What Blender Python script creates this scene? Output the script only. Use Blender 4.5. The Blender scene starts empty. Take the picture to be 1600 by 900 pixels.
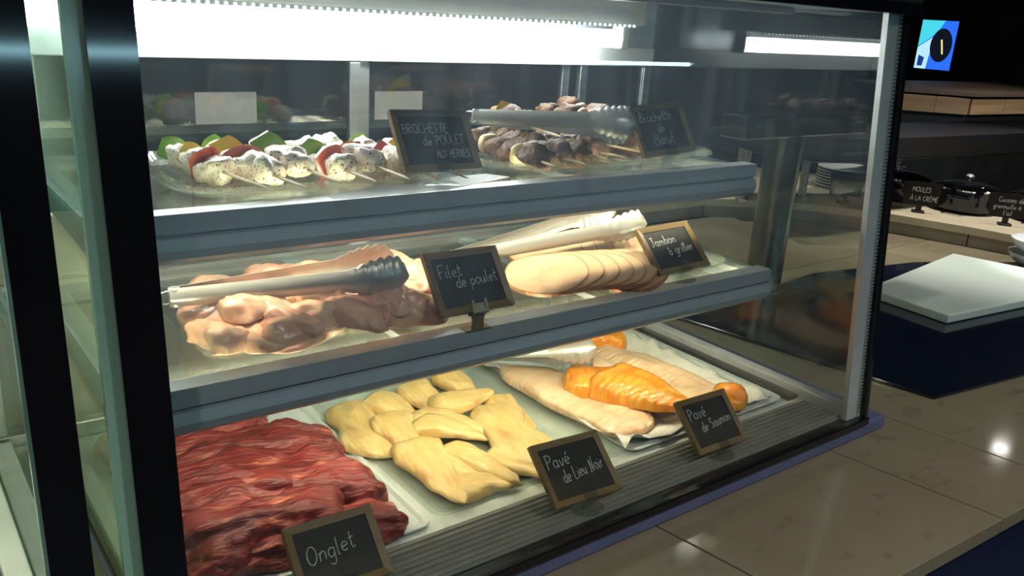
import bpy, bmesh, math, random
from mathutils import Vector, Matrix, Euler, noise
PI = math.pi
scene = bpy.context.scene
COL = scene.collection

# ------------------------------------------------------------------ camera, world, exposure
YAW, PITCH, ROLL, FPX = 0.66887653, -0.31359283, 0.06519053, 1338.0
CAM = Vector((0, 0, 1.62))
fw = Vector((math.sin(YAW)*math.cos(PITCH), math.cos(YAW)*math.cos(PITCH), math.sin(PITCH)))
rt = Vector((math.cos(YAW), -math.sin(YAW), 0)); up = rt.cross(fw)
rt2 = math.cos(ROLL)*rt + math.sin(ROLL)*up
up2 = -math.sin(ROLL)*rt + math.cos(ROLL)*up
cd = bpy.data.cameras.new('camera'); cam = bpy.data.objects.new('camera', cd); COL.objects.link(cam)
cd.sensor_width = 36.0; cd.lens = 36.0*FPX/1600.0; cd.clip_start = 0.02
cam.matrix_world = Matrix(((rt2.x, up2.x, -fw.x, CAM.x), (rt2.y, up2.y, -fw.y, CAM.y), (rt2.z, up2.z, -fw.z, CAM.z), (0, 0, 0, 1)))
scene.camera = cam
w = bpy.data.worlds.new('room_air'); scene.world = w; w.use_nodes = True
w.node_tree.nodes['Background'].inputs[0].default_value = (0.010, 0.012, 0.018, 1)
w.node_tree.nodes['Background'].inputs[1].default_value = 1.0
vs = scene.view_settings
vs.view_transform = 'Standard'; vs.look = 'None'; vs.gamma = 1.0; vs.use_curve_mapping = False
vs.exposure = 0.5
scene.cycles.max_bounces = 12; scene.cycles.transparent_max_bounces = 32; scene.cycles.glossy_bounces = 6
scene.cycles.diffuse_bounces = 3
scene.cycles.caustics_reflective = False; scene.cycles.caustics_refractive = False
scene.cycles.sample_clamp_indirect = 4.0

TUBE_L = 26.0        # light tube radiance
LED_L = 48.0          # strips below the shelves
TILT = 0.0925        # lean of the front glass (dy per dz)

# ------------------------------------------------------------------ materials
MATS = {}
def nodes_of(name):
    m = bpy.data.materials.new(name); m.use_nodes = True
    nt = m.node_tree; nt.nodes.clear()
    out = nt.nodes.new('ShaderNodeOutputMaterial')
    return m, nt, out
def N(nt, t, **kw):
    n = nt.nodes.new(t)
    for k, v in kw.items():
        if k.startswith('i_'): n.inputs[k[2:].replace('_', ' ')].default_value = v
        else: setattr(n, k, v)
    return n
def pmat(name, col, rough=0.5, metal=0.0, col2=None, scale=(20, 20, 20), detail=4.0, lo=0.35, hi=0.65, bump=0.0, bscale=None,
         sss=0.0, sss_col=None, coat=0.0, spec=0.5, coord='Object', rough2=None, extra=None, aniso_noise=False, emit=None):
    """principled material with one colour noise (col -> col2) and one bump noise"""
    if name in MATS: return MATS[name]
    m, nt, out = nodes_of(name); L = nt.links.new
    p = N(nt, 'ShaderNodeBsdfPrincipled'); L(p.outputs[0], out.inputs[0])
    p.inputs['Roughness'].default_value = rough; p.inputs['Metallic'].default_value = metal
    p.inputs['Specular IOR Level'].default_value = spec; p.inputs['Coat Weight'].default_value = coat
    p.inputs['Coat Roughness'].default_value = 0.12
    p.inputs['Base Color'].default_value = (*col, 1)
    tc = N(nt, 'ShaderNodeTexCoord'); mp = N(nt, 'ShaderNodeMapping'); L(tc.outputs[coord], mp.inputs[0])
    mp.inputs['Scale'].default_value = scale
    last = None
    if col2 is not None:
        no = N(nt, 'ShaderNodeTexNoise'); no.inputs['Scale'].default_value = 1.0; no.inputs['Detail'].default_value = detail
        L(mp.outputs[0], no.inputs['Vector'])
        mr = N(nt, 'ShaderNodeMapRange'); mr.inputs[1].default_value = lo; mr.inputs[2].default_value = hi; L(no.outputs[0], mr.inputs[0])
        mx = N(nt, 'ShaderNodeMix', data_type='RGBA'); L(mr.outputs[0], mx.inputs[0])
        mx.inputs[6].default_value = (*col, 1); mx.inputs[7].default_value = (*col2, 1)
        last = mx.outputs[2]
        if extra is not None:       # (colour, scale, threshold lo, hi): a second patch layer
            c3, sc3, l3, h3 = extra
            mp3 = N(nt, 'ShaderNodeMapping'); L(tc.outputs[coord], mp3.inputs[0]); mp3.inputs['Scale'].default_value = sc3
            mp3.inputs['Location'].default_value = (3.1, 1.7, 0.4)
            n3 = N(nt, 'ShaderNodeTexNoise'); n3.inputs['Scale'].default_value = 1.0; n3.inputs['Detail'].default_value = 3; L(mp3.outputs[0], n3.inputs['Vector'])
            r3 = N(nt, 'ShaderNodeMapRange'); r3.inputs[1].default_value = l3; r3.inputs[2].default_value = h3; L(n3.outputs[0], r3.inputs[0])
            m3 = N(nt, 'ShaderNodeMix', data_type='RGBA'); L(r3.outputs[0], m3.inputs[0]); L(last, m3.inputs[6]); m3.inputs[7].default_value = (*c3, 1)
            last = m3.outputs[2]
        L(last, p.inputs['Base Color'])
        if rough2 is not None:
            rr = N(nt, 'ShaderNodeMapRange'); rr.inputs[1].default_value = 0.35; rr.inputs[2].default_value = 0.65
            rr.inputs[3].default_value = rough; rr.inputs[4].default_value = rough2
            L(no.outputs[0], rr.inputs[0]); L(rr.outputs[0], p.inputs['Roughness'])
    if bump > 0:
        mb = N(nt, 'ShaderNodeMapping'); L(tc.outputs[coord], mb.inputs[0]); mb.inputs['Scale'].default_value = bscale or scale
        nb = N(nt, 'ShaderNodeTexNoise'); nb.inputs['Scale'].default_value = 1.0; nb.inputs['Detail'].default_value = 5; L(mb.outputs[0], nb.inputs['Vector'])
        b = N(nt, 'ShaderNodeBump'); b.inputs['Strength'].default_value = bump; b.inputs['Distance'].default_value = 0.004
        L(nb.outputs[0], b.inputs['Height']); L(b.outputs[0], p.inputs['Normal'])
    if sss > 0:
        p.inputs['Subsurface Weight'].default_value = sss; p.inputs['Subsurface Radius'].default_value = sss_col or (0.01, 0.005, 0.003)
        p.inputs['Subsurface Scale'].default_value = 1.0
    if emit: 
        p.inputs['Emission Color'].default_value = (*emit[0], 1); p.inputs['Emission Strength'].default_value = emit[1]
    MATS[name] = m
    return m
def glassmat(name, tint=(0.97, 0.985, 0.975), f0=0.04, haze=0.0, hazecol=(0.7, 0.8, 0.85), gloss=1.0, streak=(2, 2, 30), grough=0.0):
    """thin clear pane: straight transmission, mirror reflection by Schlick's law, a translucent haze for smudges and painted glare"""
    if name in MATS: return MATS[name]
    m, nt, out = nodes_of(name); L = nt.links.new
    g = N(nt, 'ShaderNodeNewGeometry')
    d = N(nt, 'ShaderNodeVectorMath', operation='DOT_PRODUCT'); L(g.outputs['Incoming'], d.inputs[0]); L(g.outputs['Normal'], d.inputs[1])
    a = N(nt, 'ShaderNodeMath', operation='ABSOLUTE'); L(d.outputs['Value'], a.inputs[0])
    s = N(nt, 'ShaderNodeMath', operation='SUBTRACT'); s.inputs[0].default_value = 1.0; L(a.outputs[0], s.inputs[1])
    pw = N(nt, 'ShaderNodeMath', operation='POWER'); L(s.outputs[0], pw.inputs[0]); pw.inputs[1].default_value = 5.0
    ma = N(nt, 'ShaderNodeMath', operation='MULTIPLY_ADD'); L(pw.outputs[0], ma.inputs[0]); ma.inputs[1].default_value = (1-f0)*gloss; ma.inputs[2].default_value = f0*gloss
    t = N(nt, 'ShaderNodeBsdfTransparent'); t.inputs[0].default_value = (*tint, 1)
    gl = N(nt, 'ShaderNodeBsdfGlossy'); gl.inputs['Roughness'].default_value = grough
    mx = N(nt, 'ShaderNodeMixShader'); L(ma.outputs[0], mx.inputs[0]); L(t.outputs[0], mx.inputs[1]); L(gl.outputs[0], mx.inputs[2])
    res = mx.outputs[0]
    if haze > 0:
        tc = N(nt, 'ShaderNodeTexCoord'); mp = N(nt, 'ShaderNodeMapping'); mp.inputs['Scale'].default_value = streak; L(tc.outputs['Object'], mp.inputs[0])
        no = N(nt, 'ShaderNodeTexNoise'); no.inputs['Scale'].default_value = 1.0; no.inputs['Detail'].default_value = 5; L(mp.outputs[0], no.inputs['Vector'])
        mr = N(nt, 'ShaderNodeMapRange'); mr.inputs[1].default_value = 0.3; mr.inputs[2].default_value = 0.75; mr.inputs[3].default_value = haze*0.5; mr.inputs[4].default_value = haze*1.6
        L(no.outputs[0], mr.inputs[0])
        df = N(nt, 'ShaderNodeBsdfTranslucent'); df.inputs[0].default_value = (*hazecol, 1)
        m2 = N(nt, 'ShaderNodeMixShader'); L(mr.outputs[0], m2.inputs[0]); L(res, m2.inputs[1]); L(df.outputs[0], m2.inputs[2])
        res = m2.outputs[0]
    L(res, out.inputs[0]); MATS[name] = m
    return m
def emat(name, col, strength):
    if name in MATS: return MATS[name]
    m, nt, out = nodes_of(name)
    e = N(nt, 'ShaderNodeEmission'); e.inputs[0].default_value = (*col, 1); e.inputs[1].default_value = strength
    nt.links.new(e.outputs[0], out.inputs[0]); MATS[name] = m
    return m

M = dict(
 glass_front=glassmat('glass_front', tint=(0.975, 0.985, 0.98), haze=0.028, hazecol=(0.50, 0.70, 0.88), streak=(60, 60, 3)),  # bluish haze: smudges plus the lamp glare put into the pane
 glass_side=glassmat('glass_side', tint=(0.93, 0.965, 0.945), f0=0.055, haze=0.010, hazecol=(0.6, 0.7, 0.62), streak=(3, 6, 8)),
 glass_green=glassmat('glass_green', tint=(0.80, 0.90, 0.84), f0=0.06, haze=0.09, hazecol=(0.5, 0.70, 0.56), streak=(3, 6, 5)),
 glass_edge=pmat('glass_edge', (0.28, 0.52, 0.39), 0.15, spec=0.6, col2=(0.36, 0.60, 0.46), scale=(2, 2, 3)),
 glass_back=glassmat('glass_back', tint=(0.90, 0.93, 0.93), f0=0.05, haze=0.03, hazecol=(0.55, 0.68, 0.80), streak=(50, 4, 2)),  # bluish haze paints milky glare over the dark view behind
 glass_shelf=glassmat('glass_shelf', tint=(0.93, 0.965, 0.945), f0=0.05, haze=0.05, hazecol=(0.7, 0.8, 0.75)),
 glass_tray=glassmat('glass_tray', tint=(0.965, 0.985, 0.965), f0=0.06, haze=0.06, hazecol=(0.8, 0.92, 0.80)),
 acrylic=glassmat('acrylic', tint=(0.90, 0.92, 0.90), f0=0.08, haze=0.04),
 lid_glass=glassmat('lid_glass', tint=(0.7, 0.73, 0.76), f0=0.08, haze=0.03),
 alu=pmat('alu', (0.62, 0.64, 0.64), 0.32, 1.0, col2=(0.52, 0.54, 0.54), scale=(3, 3, 60)),
 alu_white=pmat('alu_white', (0.72, 0.75, 0.74), 0.38, 0.25, col2=(0.64, 0.67, 0.66), scale=(4, 30, 30)),
 lip=pmat('lip', (0.38, 0.45, 0.50), 0.30, 0.1, col2=(0.33, 0.40, 0.45), scale=(3, 60, 60), spec=0.5),
 hood_in=pmat('hood_in', (0.55, 0.60, 0.62), 0.28, 0.6, col2=(0.45, 0.5, 0.53), scale=(2, 40, 40)),
 black=pmat('black', (0.008, 0.008, 0.010), 0.07, spec=0.5, col2=(0.012, 0.012, 0.016), scale=(5, 5, 5)),
 black_matt=pmat('black_matt', (0.010, 0.010, 0.012), 0.5, col2=(0.016, 0.016, 0.018), scale=(8, 8, 8)),
 black_deep=pmat('black_deep', (0.012, 0.012, 0.015), 0.45, col2=(0.02, 0.02, 0.024), scale=(3, 3, 3)),
 blue_strip=pmat('blue_strip', (0.10, 0.115, 0.22), 0.35, col2=(0.13, 0.14, 0.27), scale=(14, 14, 14)),
 steel=pmat('steel', (0.56, 0.55, 0.51), 0.33, 0.55, col2=(0.46, 0.45, 0.41), scale=(5, 5, 40), bump=0.03, bscale=(60, 60, 60)),
 steel_dark=pmat('steel_dark', (0.25, 0.25, 0.23), 0.28, 1.0, col2=(0.19, 0.19, 0.18), scale=(8, 8, 3)),
 chrome=pmat('chrome', (0.75, 0.75, 0.75), 0.08, 1.0),
 deck=pmat('deck', (0.76, 0.79, 0.73), 0.34, 0.1, col2=(0.66, 0.70, 0.65), scale=(70, 5, 5)),
 tray_white=pmat('tray_white', (0.72, 0.77, 0.72), 0.28, 0.1, col2=(0.62, 0.68, 0.63), scale=(90, 5, 9)),
 mat_grey=pmat('mat_grey', (0.20, 0.20, 0.17), 0.45, col2=(0.27, 0.27, 0.23), scale=(12, 50, 20)),
 paper=pmat('paper', (0.86, 0.87, 0.85), 0.7, col2=(0.80, 0.81, 0.79), scale=(12, 12, 12)),
 parchment=pmat('parchment', (0.84, 0.82, 0.72), 0.45, col2=(0.76, 0.73, 0.62), scale=(25, 25, 25), bump=0.5, bscale=(45, 45, 45)),
 wood_frame=pmat('wood_frame', (0.22, 0.145, 0.045), 0.40, col2=(0.15, 0.09, 0.028), scale=(8, 70, 70), bump=0.15, bscale=(10, 90, 90)),
 slate=pmat('slate', (0.009, 0.0085, 0.008), 0.5, col2=(0.016, 0.015, 0.014), scale=(40, 40, 40), spec=.25),
 chalk=pmat('chalk', (0.62, 0.62, 0.60), 0.9, col2=(0.42, 0.42, 0.41), scale=(500, 500, 500)),
 clip=pmat('clip', (0.33, 0.30, 0.22), 0.35, 0.8),
 beef=pmat('beef', (0.085, 0.008, 0.007), 0.36, col2=(0.27, 0.024, 0.018), scale=(10, 60, 40), detail=8, lo=0.3, hi=0.7, bump=1.0, bscale=(40, 260, 160), coat=0.12,
           extra=((0.46, 0.13, 0.07), (18, 90, 60), 0.60, 0.72), sss=0.05, sss_col=(0.008, 0.002, 0.001)),
 chicken=pmat('chicken', (0.76, 0.39, 0.26), 0.24, col2=(0.82, 0.52, 0.34), scale=(22, 40, 30), detail=5, bump=0.55, bscale=(50, 90, 70), coat=0.4,
              extra=((0.80, 0.58, 0.38), (28, 28, 28), 0.56, 0.70), sss=0.05, sss_col=(0.012, 0.006, 0.004)),
 chicken_pink=pmat('chicken_pink', (0.74, 0.33, 0.24), 0.24, col2=(0.80, 0.47, 0.33), scale=(22, 40, 30), detail=5, bump=0.5, bscale=(50, 90, 70), coat=0.4, sss=0.12, sss_col=(0.012, 0.006, 0.004)),
 pollack=pmat('pollack', (0.68, 0.45, 0.15), 0.36, col2=(0.74, 0.55, 0.24), scale=(14, 60, 40), detail=6, bump=0.8, bscale=(40, 170, 90), coat=0.2,
              extra=((0.52, 0.28, 0.10), (12, 40, 30), 0.55, 0.76), sss=0.10, sss_col=(0.01, 0.007, 0.003)),
 salmon_orange=pmat('salmon_orange', (0.80, 0.24, 0.015), 0.28, col2=(0.88, 0.42, 0.05), scale=(90, 22, 40), detail=3, bump=0.5, bscale=(130, 25, 60), coat=0.4, sss=0.1, sss_col=(0.012, 0.005, 0.001)),
 salmon_pale=pmat('salmon_pale', (0.80, 0.50, 0.28), 0.32, col2=(0.84, 0.64, 0.42), scale=(80, 18, 30), detail=4, bump=0.4, bscale=(110, 25, 60), coat=0.3,
              extra=((0.80, 0.42, 0.20), (10, 10, 10), 0.56, 0.74), sss=0.1, sss_col=(0.012, 0.006, 0.002)),
 ham=pmat('ham', (0.60, 0.38, 0.235), 0.32, col2=(0.68, 0.49, 0.32), scale=(26, 26, 30), detail=4, bump=0.25, bscale=(90, 90, 90), coat=0.15,
          extra=((0.60, 0.33, 0.20), (18, 30, 20), 0.58, 0.75)),
 ham_rind=pmat('ham_rind', (0.34, 0.13, 0.06), 0.4, col2=(0.50, 0.26, 0.12), scale=(40, 40, 40)),
 chk_cube=pmat('chk_cube', (0.78, 0.60, 0.46), 0.35, col2=(0.84, 0.76, 0.66), scale=(60, 60, 60), bump=0.3, bscale=(120, 120, 120),
          extra=((0.07, 0.08, 0.03), (300, 300, 300), 0.595, 0.635)),
 pep_green=pmat('pep_green', (0.16, 0.36, 0.03), 0.20, col2=(0.22, 0.45, 0.05), scale=(40, 40, 40), coat=0.4),
 pep_yellow=pmat('pep_yellow', (0.85, 0.58, 0.02), 0.20, col2=(0.9, 0.68, 0.04), scale=(40, 40, 40), coat=0.4),
 pep_red=pmat('pep_red', (0.48, 0.05, 0.02), 0.20, col2=(0.60, 0.09, 0.03), scale=(40, 40, 40), coat=0.4),
 onion=pmat('onion', (0.70, 0.52, 0.24), 0.3, col2=(0.75, 0.62, 0.35), scale=(60, 20, 20)),
 beef_cube=pmat('beef_cube', (0.080, 0.034, 0.013), 0.48, col2=(0.19, 0.088, 0.034), scale=(70, 70, 70), detail=5, bump=1.0, bscale=(150, 150, 150), coat=0.0, spec=.3,
          extra=((0.22, 0.13, 0.06), (60, 60, 60), 0.62, 0.75)),
 bamboo=pmat('bamboo', (0.70, 0.52, 0.27), 0.5, col2=(0.60, 0.42, 0.2), scale=(20, 200, 200)),
 stone=pmat('stone', (0.215, 0.185, 0.12), 0.075, col2=(0.275, 0.24, 0.165), scale=(5, 5, 5), detail=5, lo=.2, hi=.8, bump=0.0, bscale=(50, 50, 50),
          extra=((0.17, 0.145, 0.095), (18, 30, 20), 0.60, 0.80)),
 grout=pmat('grout', (0.10, 0.085, 0.06), 0.6, col2=(0.13, 0.11, 0.08), scale=(60, 60, 60)),
 ledge=pmat('ledge', (0.62, 0.55, 0.40), 0.30, col2=(0.68, 0.61, 0.46), scale=(8, 8, 8), detail=6),
 riser=pmat('riser', (0.26, 0.225, 0.18), 0.4, col2=(0.31, 0.27, 0.22), scale=(15, 15, 15), detail=6),
 navy=pmat('navy', (0.012, 0.017, 0.055), 0.35, col2=(0.016, 0.022, 0.065), scale=(6, 6, 6)),
 hob=pmat('hob', (0.006, 0.010, 0.022), 0.10, spec=0.6, col2=(0.009, 0.013, 0.028), scale=(9, 9, 9)),
 board=pmat('board', (0.60, 0.70, 0.64), 0.45, col2=(0.60, 0.69, 0.64), scale=(25, 25, 25), bump=0.1, bscale=(200, 200, 200)),
 enamel=pmat('enamel', (0.010, 0.012, 0.020), 0.12, spec=0.6, col2=(0.014, 0.017, 0.028), scale=(6, 6, 6)),
 china=pmat('china', (0.72, 0.73, 0.74), 0.18, col2=(0.68, 0.69, 0.70), scale=(9, 9, 9)),
 wall_dark=pmat('wall_dark', (0.030, 0.027, 0.030), 0.7, col2=(0.040, 0.036, 0.040), scale=(3, 3, 3)),
 wall_brown=pmat('wall_brown', (0.050, 0.038, 0.030), 0.7, col2=(0.065, 0.05, 0.04), scale=(3, 3, 3)),
 floor=pmat('floor', (0.02, 0.022, 0.035), 0.4, col2=(0.028, 0.03, 0.045), scale=(3, 3, 3)),
 wood_bar=pmat('wood_bar', (0.40, 0.28, 0.16), 0.45, col2=(0.30, 0.20, 0.11), scale=(2, 2, 25), detail=5),
 wood_dark=pmat('wood_dark', (0.10, 0.075, 0.055), 0.5, col2=(0.14, 0.10, 0.075), scale=(2, 25, 25), detail=5),
 lamp_on=emat('lamp_on', (0.96, 1.0, 0.985), TUBE_L),
 led_warm=emat('led_warm', (1.0, 0.90, 0.62), LED_L),
 led_dot=emat('led_dot', (0.9, 1.0, 1.0), 5.0),
 lens_on=emat('lens_on', (1.0, 0.95, 0.88), 22.0),
)

# ------------------------------------------------------------------ mesh helpers
def mesh(name, verts, faces, mat, parent=None, smooth=False, world=False):
    me = bpy.data.meshes.new(name); me.from_pydata([tuple(v) for v in verts], [], faces)
    bm = bmesh.new(); bm.from_mesh(me); bmesh.ops.recalc_face_normals(bm, faces=bm.faces); bm.to_mesh(me); bm.free()
    if smooth: me.polygons.foreach_set('use_smooth', [True]*len(me.polygons))
    if mat: me.materials.append(M[mat] if isinstance(mat, str) else mat)
    o = bpy.data.objects.new(name, me); COL.objects.link(o)
    if parent is not None: attach(o, parent)
    return o
def attach(o, parent):
    o.parent = parent
    if parent.get('_w'):      # geometry was written in world coordinates
        o.matrix_parent_inverse = parent_world(parent).inverted()
        o['_w'] = 1
def parent_world(p):
    m = Matrix.LocRotScale(p.location, p.rotation_euler, p.scale)
    if p.parent: m = parent_world(p.parent) @ p.matrix_parent_inverse @ m
    return m
def tag(o, label, cat, group=None, kind=None):
    o['label'] = label
    if cat: o['category'] = cat
    if group: o['group'] = group
    if kind: o['kind'] = kind
    return o
def thing(name, label, cat, loc=(0, 0, 0), rot=(0, 0, 0), group=None, world=False, kind=None):
    o = bpy.data.objects.new(name, None); COL.objects.link(o); o.empty_display_size = 0.05
    o.location = loc; o.rotation_euler = rot
    if world: o['_w'] = 1
    return tag(o, label, cat, group, kind)
class MB:
    def __init__(s): s.v = []; s.f = []
    def add(s, v, f):
        n = len(s.v); s.v += [tuple(p) for p in v]; s.f += [tuple(i+n for i in q) for q in f]; return s
    def box(s, x0, x1, y0, y1, z0, z1):
        return s.add([(x0, y0, z0), (x1, y0, z0), (x1, y1, z0), (x0, y1, z0), (x0, y0, z1), (x1, y0, z1), (x1, y1, z1), (x0, y1, z1)],
                     [(0, 3, 2, 1), (4, 5, 6, 7), (0, 1, 5, 4), (1, 2, 6, 5), (2, 3, 7, 6), (3, 0, 4, 7)])
    def cyl(s, p0, p1, r0, r1=None, seg=16):
        r1 = r0 if r1 is None else r1
        p0 = Vector(p0); p1 = Vector(p1); d = (p1-p0).normalized(); a = d.orthogonal().normalized(); b = d.cross(a)
        v = [p0+(a*math.cos(2*PI*i/seg)+b*math.sin(2*PI*i/seg))*r0 for i in range(seg)] + [p1+(a*math.cos(2*PI*i/seg)+b*math.sin(2*PI*i/seg))*r1 for i in range(seg)]
        f = [(i, (i+1) % seg, seg+(i+1) % seg, seg+i) for i in range(seg)] + [tuple(range(seg))[::-1], tuple(range(seg, 2*seg))]
        return s.add(v, f)
    def tube(s, pts, r, seg=8):
        pts = [Vector(p) for p in pts]; rings = []
        a = None
        for i, p in enumerate(pts):
            d = (pts[min(i+1, len(pts)-1)]-pts[max(i-1, 0)]).normalized()
            if a is None: a = d.orthogonal().normalized()
            else: a = (a-d*a.dot(d)).normalized()
            b = d.cross(a); rr = r[i] if isinstance(r, (list, tuple)) else r
            rings.append([p+(a*math.cos(2*PI*k/seg)+b*math.sin(2*PI*k/seg))*rr for k in range(seg)])
        v = [q for ring in rings for q in ring]; n = len(rings)
        f = [(i*seg+k, i*seg+(k+1) % seg, (i+1)*seg+(k+1) % seg, (i+1)*seg+k) for i in range(n-1) for k in range(seg)]
        f += [tuple(range(seg))[::-1], tuple(range((n-1)*seg, n*seg))]
        return s.add(v, f)
    def lathe(s, prof, c=(0, 0, 0), seg=32, sy=1.0, ring=False):
        n = len(prof); v = []
        for k in range(seg):
            a = 2*PI*k/seg
            v += [(c[0]+r*math.cos(a), c[1]+sy*r*math.sin(a), c[2]+z) for r, z in prof]
        f = [(k*n+i, ((k+1) % seg)*n+i, ((k+1) % seg)*n+i+1, k*n+i+1) for k in range(seg) for i in range(n-1)]
        if ring:
            f += [(k*n+n-1, ((k+1) % seg)*n+n-1, ((k+1) % seg)*n, k*n) for k in range(seg)]
            return s.add(v, f)
        if prof[0][0] > 1e-6: f.append(tuple(k*n for k in range(seg)))
        if prof[-1][0] > 1e-6: f.append(tuple(k*n+n-1 for k in range(seg)))
        return s.add(v, f)
    def prism(s, poly, z0, z1):
        n = len(poly)
        return s.add([(x, y, z0) for x, y in poly]+[(x, y, z1) for x, y in poly],
                     [tuple(range(n))[::-1], tuple(range(n, 2*n))]+[(i, (i+1) % n, n+(i+1) % n, n+i) for i in range(n)])
    def extr(s, prof, x0, x1):      # profile in (y, z) swept along x
        n = len(prof)
        return s.add([(x0, y, z) for y, z in prof]+[(x1, y, z) for y, z in prof],
                     [tuple(range(n)), tuple(range(n, 2*n))[::-1]]+[(i, n+i, n+(i+1) % n, (i+1) % n) for i in range(n)])
    def build(s, name, mat, parent=None, smooth=False, bevel=0, seg=2):
        o = mesh(name, s.v, s.f, mat, parent, smooth)
        if bevel:
            bm = bmesh.new(); bm.from_mesh(o.data)
            bmesh.ops.remove_doubles(bm, verts=bm.verts, dist=1e-6)
            bmesh.ops.bevel(bm, geom=[e for e in bm.edges if e.calc_face_angle(0) > 0.5], offset=bevel, segments=seg, affect='EDGES', profile=0.5)
            bm.to_mesh(o.data); bm.free()
        if smooth: autosmooth(o)
        return o
def autosmooth(o, ang=0.7):
    me = o.data; bm = bmesh.new(); bm.from_mesh(me)
    for e in bm.edges: e.smooth = e.calc_face_angle(0) < ang
    for f in bm.faces: f.smooth = True
    bm.to_mesh(me); bm.free()
def copy_thing(o, parent=None):
    c = o.copy(); COL.objects.link(c)
    if parent is not None: c.parent = parent
    for ch in list(o.children): copy_thing(ch, c)
    return c

# ------------------------------------------------------------------ handwriting strokes (cap height 1, x-height 0.5)
def arc(cx, cy, rx, ry, a0, a1, n=9):
    return [(cx+rx*math.cos(math.radians(a0+(a1-a0)*i/(n-1))), cy+ry*math.sin(math.radians(a0+(a1-a0)*i/(n-1)))) for i in range(n)]
O_l = arc(.24, .26, .22, .26, 80, 440, 13)
GL = {
 'A': (.62, [[(0, 0), (.3, 1), (.58, 0)], [(.1, .36), (.48, .36)]]),
 'B': (.58, [[(.06, 0), (.06, 1)], [(0, .98)]+arc(.14, .76, .34, .23, 85, -90)+arc(.14, .27, .4, .26, 85, -95)]),
 'C': (.6, [arc(.34, .5, .32, .5, 50, 310, 13)]),
 'E': (.5, [[(.42, 1), (.04, .98), (.04, .02), (.46, 0)], [(.04, .52), (.36, .54)]]),
 'F': (.52, [[(.1, 0), (.06, 1), (.56, 1.03)], [(.07, .52), (.42, .55)]]),
 'H': (.6, [[(.04, 1), (.04, 0)], [(.5, 1), (.5, 0)], [(.04, .5), (.5, .52)]]),
 'J': (.5, [[(.1, .98), (.5, 1)], [(.32, 1), (.32, .2), (.18, 0), (.02, .14)]]),
 'L': (.46, [[(.05, 1), (.04, .02), (.42, 0)]]),
 'M': (.76, [[(0, 0), (.08, 1), (.34, .36), (.6, 1), (.68, 0)]]),
 'N': (.7, [[(.0, .1), (.1, .0), (.14, 1), (.46, .02), (.54, 1.05), (.66, 1.1)]]),
 'O': (.66, [arc(.32, .5, .3, .5, 100, 460, 15)]),
 'P': (.54, [[(.06, -.05), (.06, 1)], [(-.04, .92)]+arc(.12, .74, .38, .25, 90, -95)]),
 'R': (.6, [[(.06, 0), (.06, 1)], [(0, .98)]+arc(.14, .75, .34, .24, 85, -95)+[(.52, 0)]]),
 'S': (.52, [[(.46, .88), (.3, 1), (.08, .88), (.1, .64), (.38, .44), (.44, .16), (.22, 0), (.0, .12)]]),
 'T': (.54, [[(0, 1), (.54, 1)], [(.27, 1), (.27, 0)]]),
 'U': (.6, [[(.04, 1), (.05, .25), (.26, 0), (.46, .22), (.5, 1)]]),
 'X': (.56, [[(0, 1), (.5, 0)], [(.5, 1), (0, 0)]]),
 'a': (.5, [arc(.22, .25, .2, .25, 50, 340, 11), [(.42, .5), (.42, .06), (.5, 0)]]),
 'b': (.5, [[(.05, 1), (.05, .02)], [(.05, .3)]+arc(.24, .25, .2, .25, 130, -150)]),
 'c': (.44, [arc(.23, .25, .21, .25, 50, 320, 10)]),
 'd': (.52, [arc(.22, .25, .2, .25, 50, 340, 11), [(.42, 1), (.42, .06), (.5, 0)]]),
 'e': (.46, [[(.04, .24), (.4, .3)]+arc(.22, .26, .2, .25, 10, 310, 10)]),
 'f': (.36, [[(.4, .92), (.28, 1), (.16, .8), (.14, -.2)], [(0, .48), (.34, .5)]]),
 'g': (.5, [arc(.22, .25, .2, .25, 50, 340, 11), [(.42, .5), (.42, -.3), (.22, -.42), (.04, -.3)]]),
 'h': (.5, [[(.05, 1), (.05, 0)], [(.05, .3), (.22, .5), (.4, .4), (.42, 0)]]),
 'i': (.22, [[(.08, .5), (.08, .06), (.16, 0)], [(.09, .72), (.1, .76)]]),
 'l': (.24, [[(.08, 1), (.07, .1), (.18, 0)]]),
 'm': (.76, [[(.04, .5), (.05, 0)], [(.05, .32), (.2, .5), (.34, .4), (.35, 0)], [(.35, .32), (.5, .5), (.64, .4), (.66, 0)]]),
 'n': (.5, [[(.04, .5), (.05, 0)], [(.05, .3), (.22, .5), (.4, .4), (.42, 0)]]),
 'o': (.5, [O_l]),
 'p': (.5, [[(.05, .5), (.04, -.42)], [(.05, .3)]+arc(.24, .25, .2, .25, 130, -150)]),
 'r': (.38, [[(.05, .5), (.05, 0)], [(.05, .26), (.2, .48), (.36, .46)]]),
 's': (.4, [[(.34, .44), (.2, .5), (.06, .4), (.2, .26), (.34, .14), (.2, 0), (.02, .06)]]),
 't': (.36, [[(.16, .92), (.14, .1), (.26, 0), (.36, .06)], [(0, .56), (.34, .6)]]),
 'u': (.52, [[(.04, .5), (.06, .1), (.2, 0), (.36, .12), (.42, .5)], [(.42, .5), (.42, .06), (.5, 0)]]),
 'v': (.46, [[(.02, .5), (.2, 0), (.42, .52)]]),
 "'": (.16, [[(.08, 1), (.05, .82)]]),
 ' ': (.34, []),
}
GL['é'] = (GL['e'][0], GL['e'][1]+[[(.2, .66), (.34, .86)]])
GL['à'] = (GL['a'][0], GL['a'][1]+[[(.12, .84), (.26, .64)]])
GL['À'] = (GL['A'][0], GL['A'][1]+[[(.16, 1.26), (.34, 1.08)]])
GL['È'] = (GL['E'][0], GL['E'][1]+[[(.12, 1.26), (.3, 1.08)]])
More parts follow.
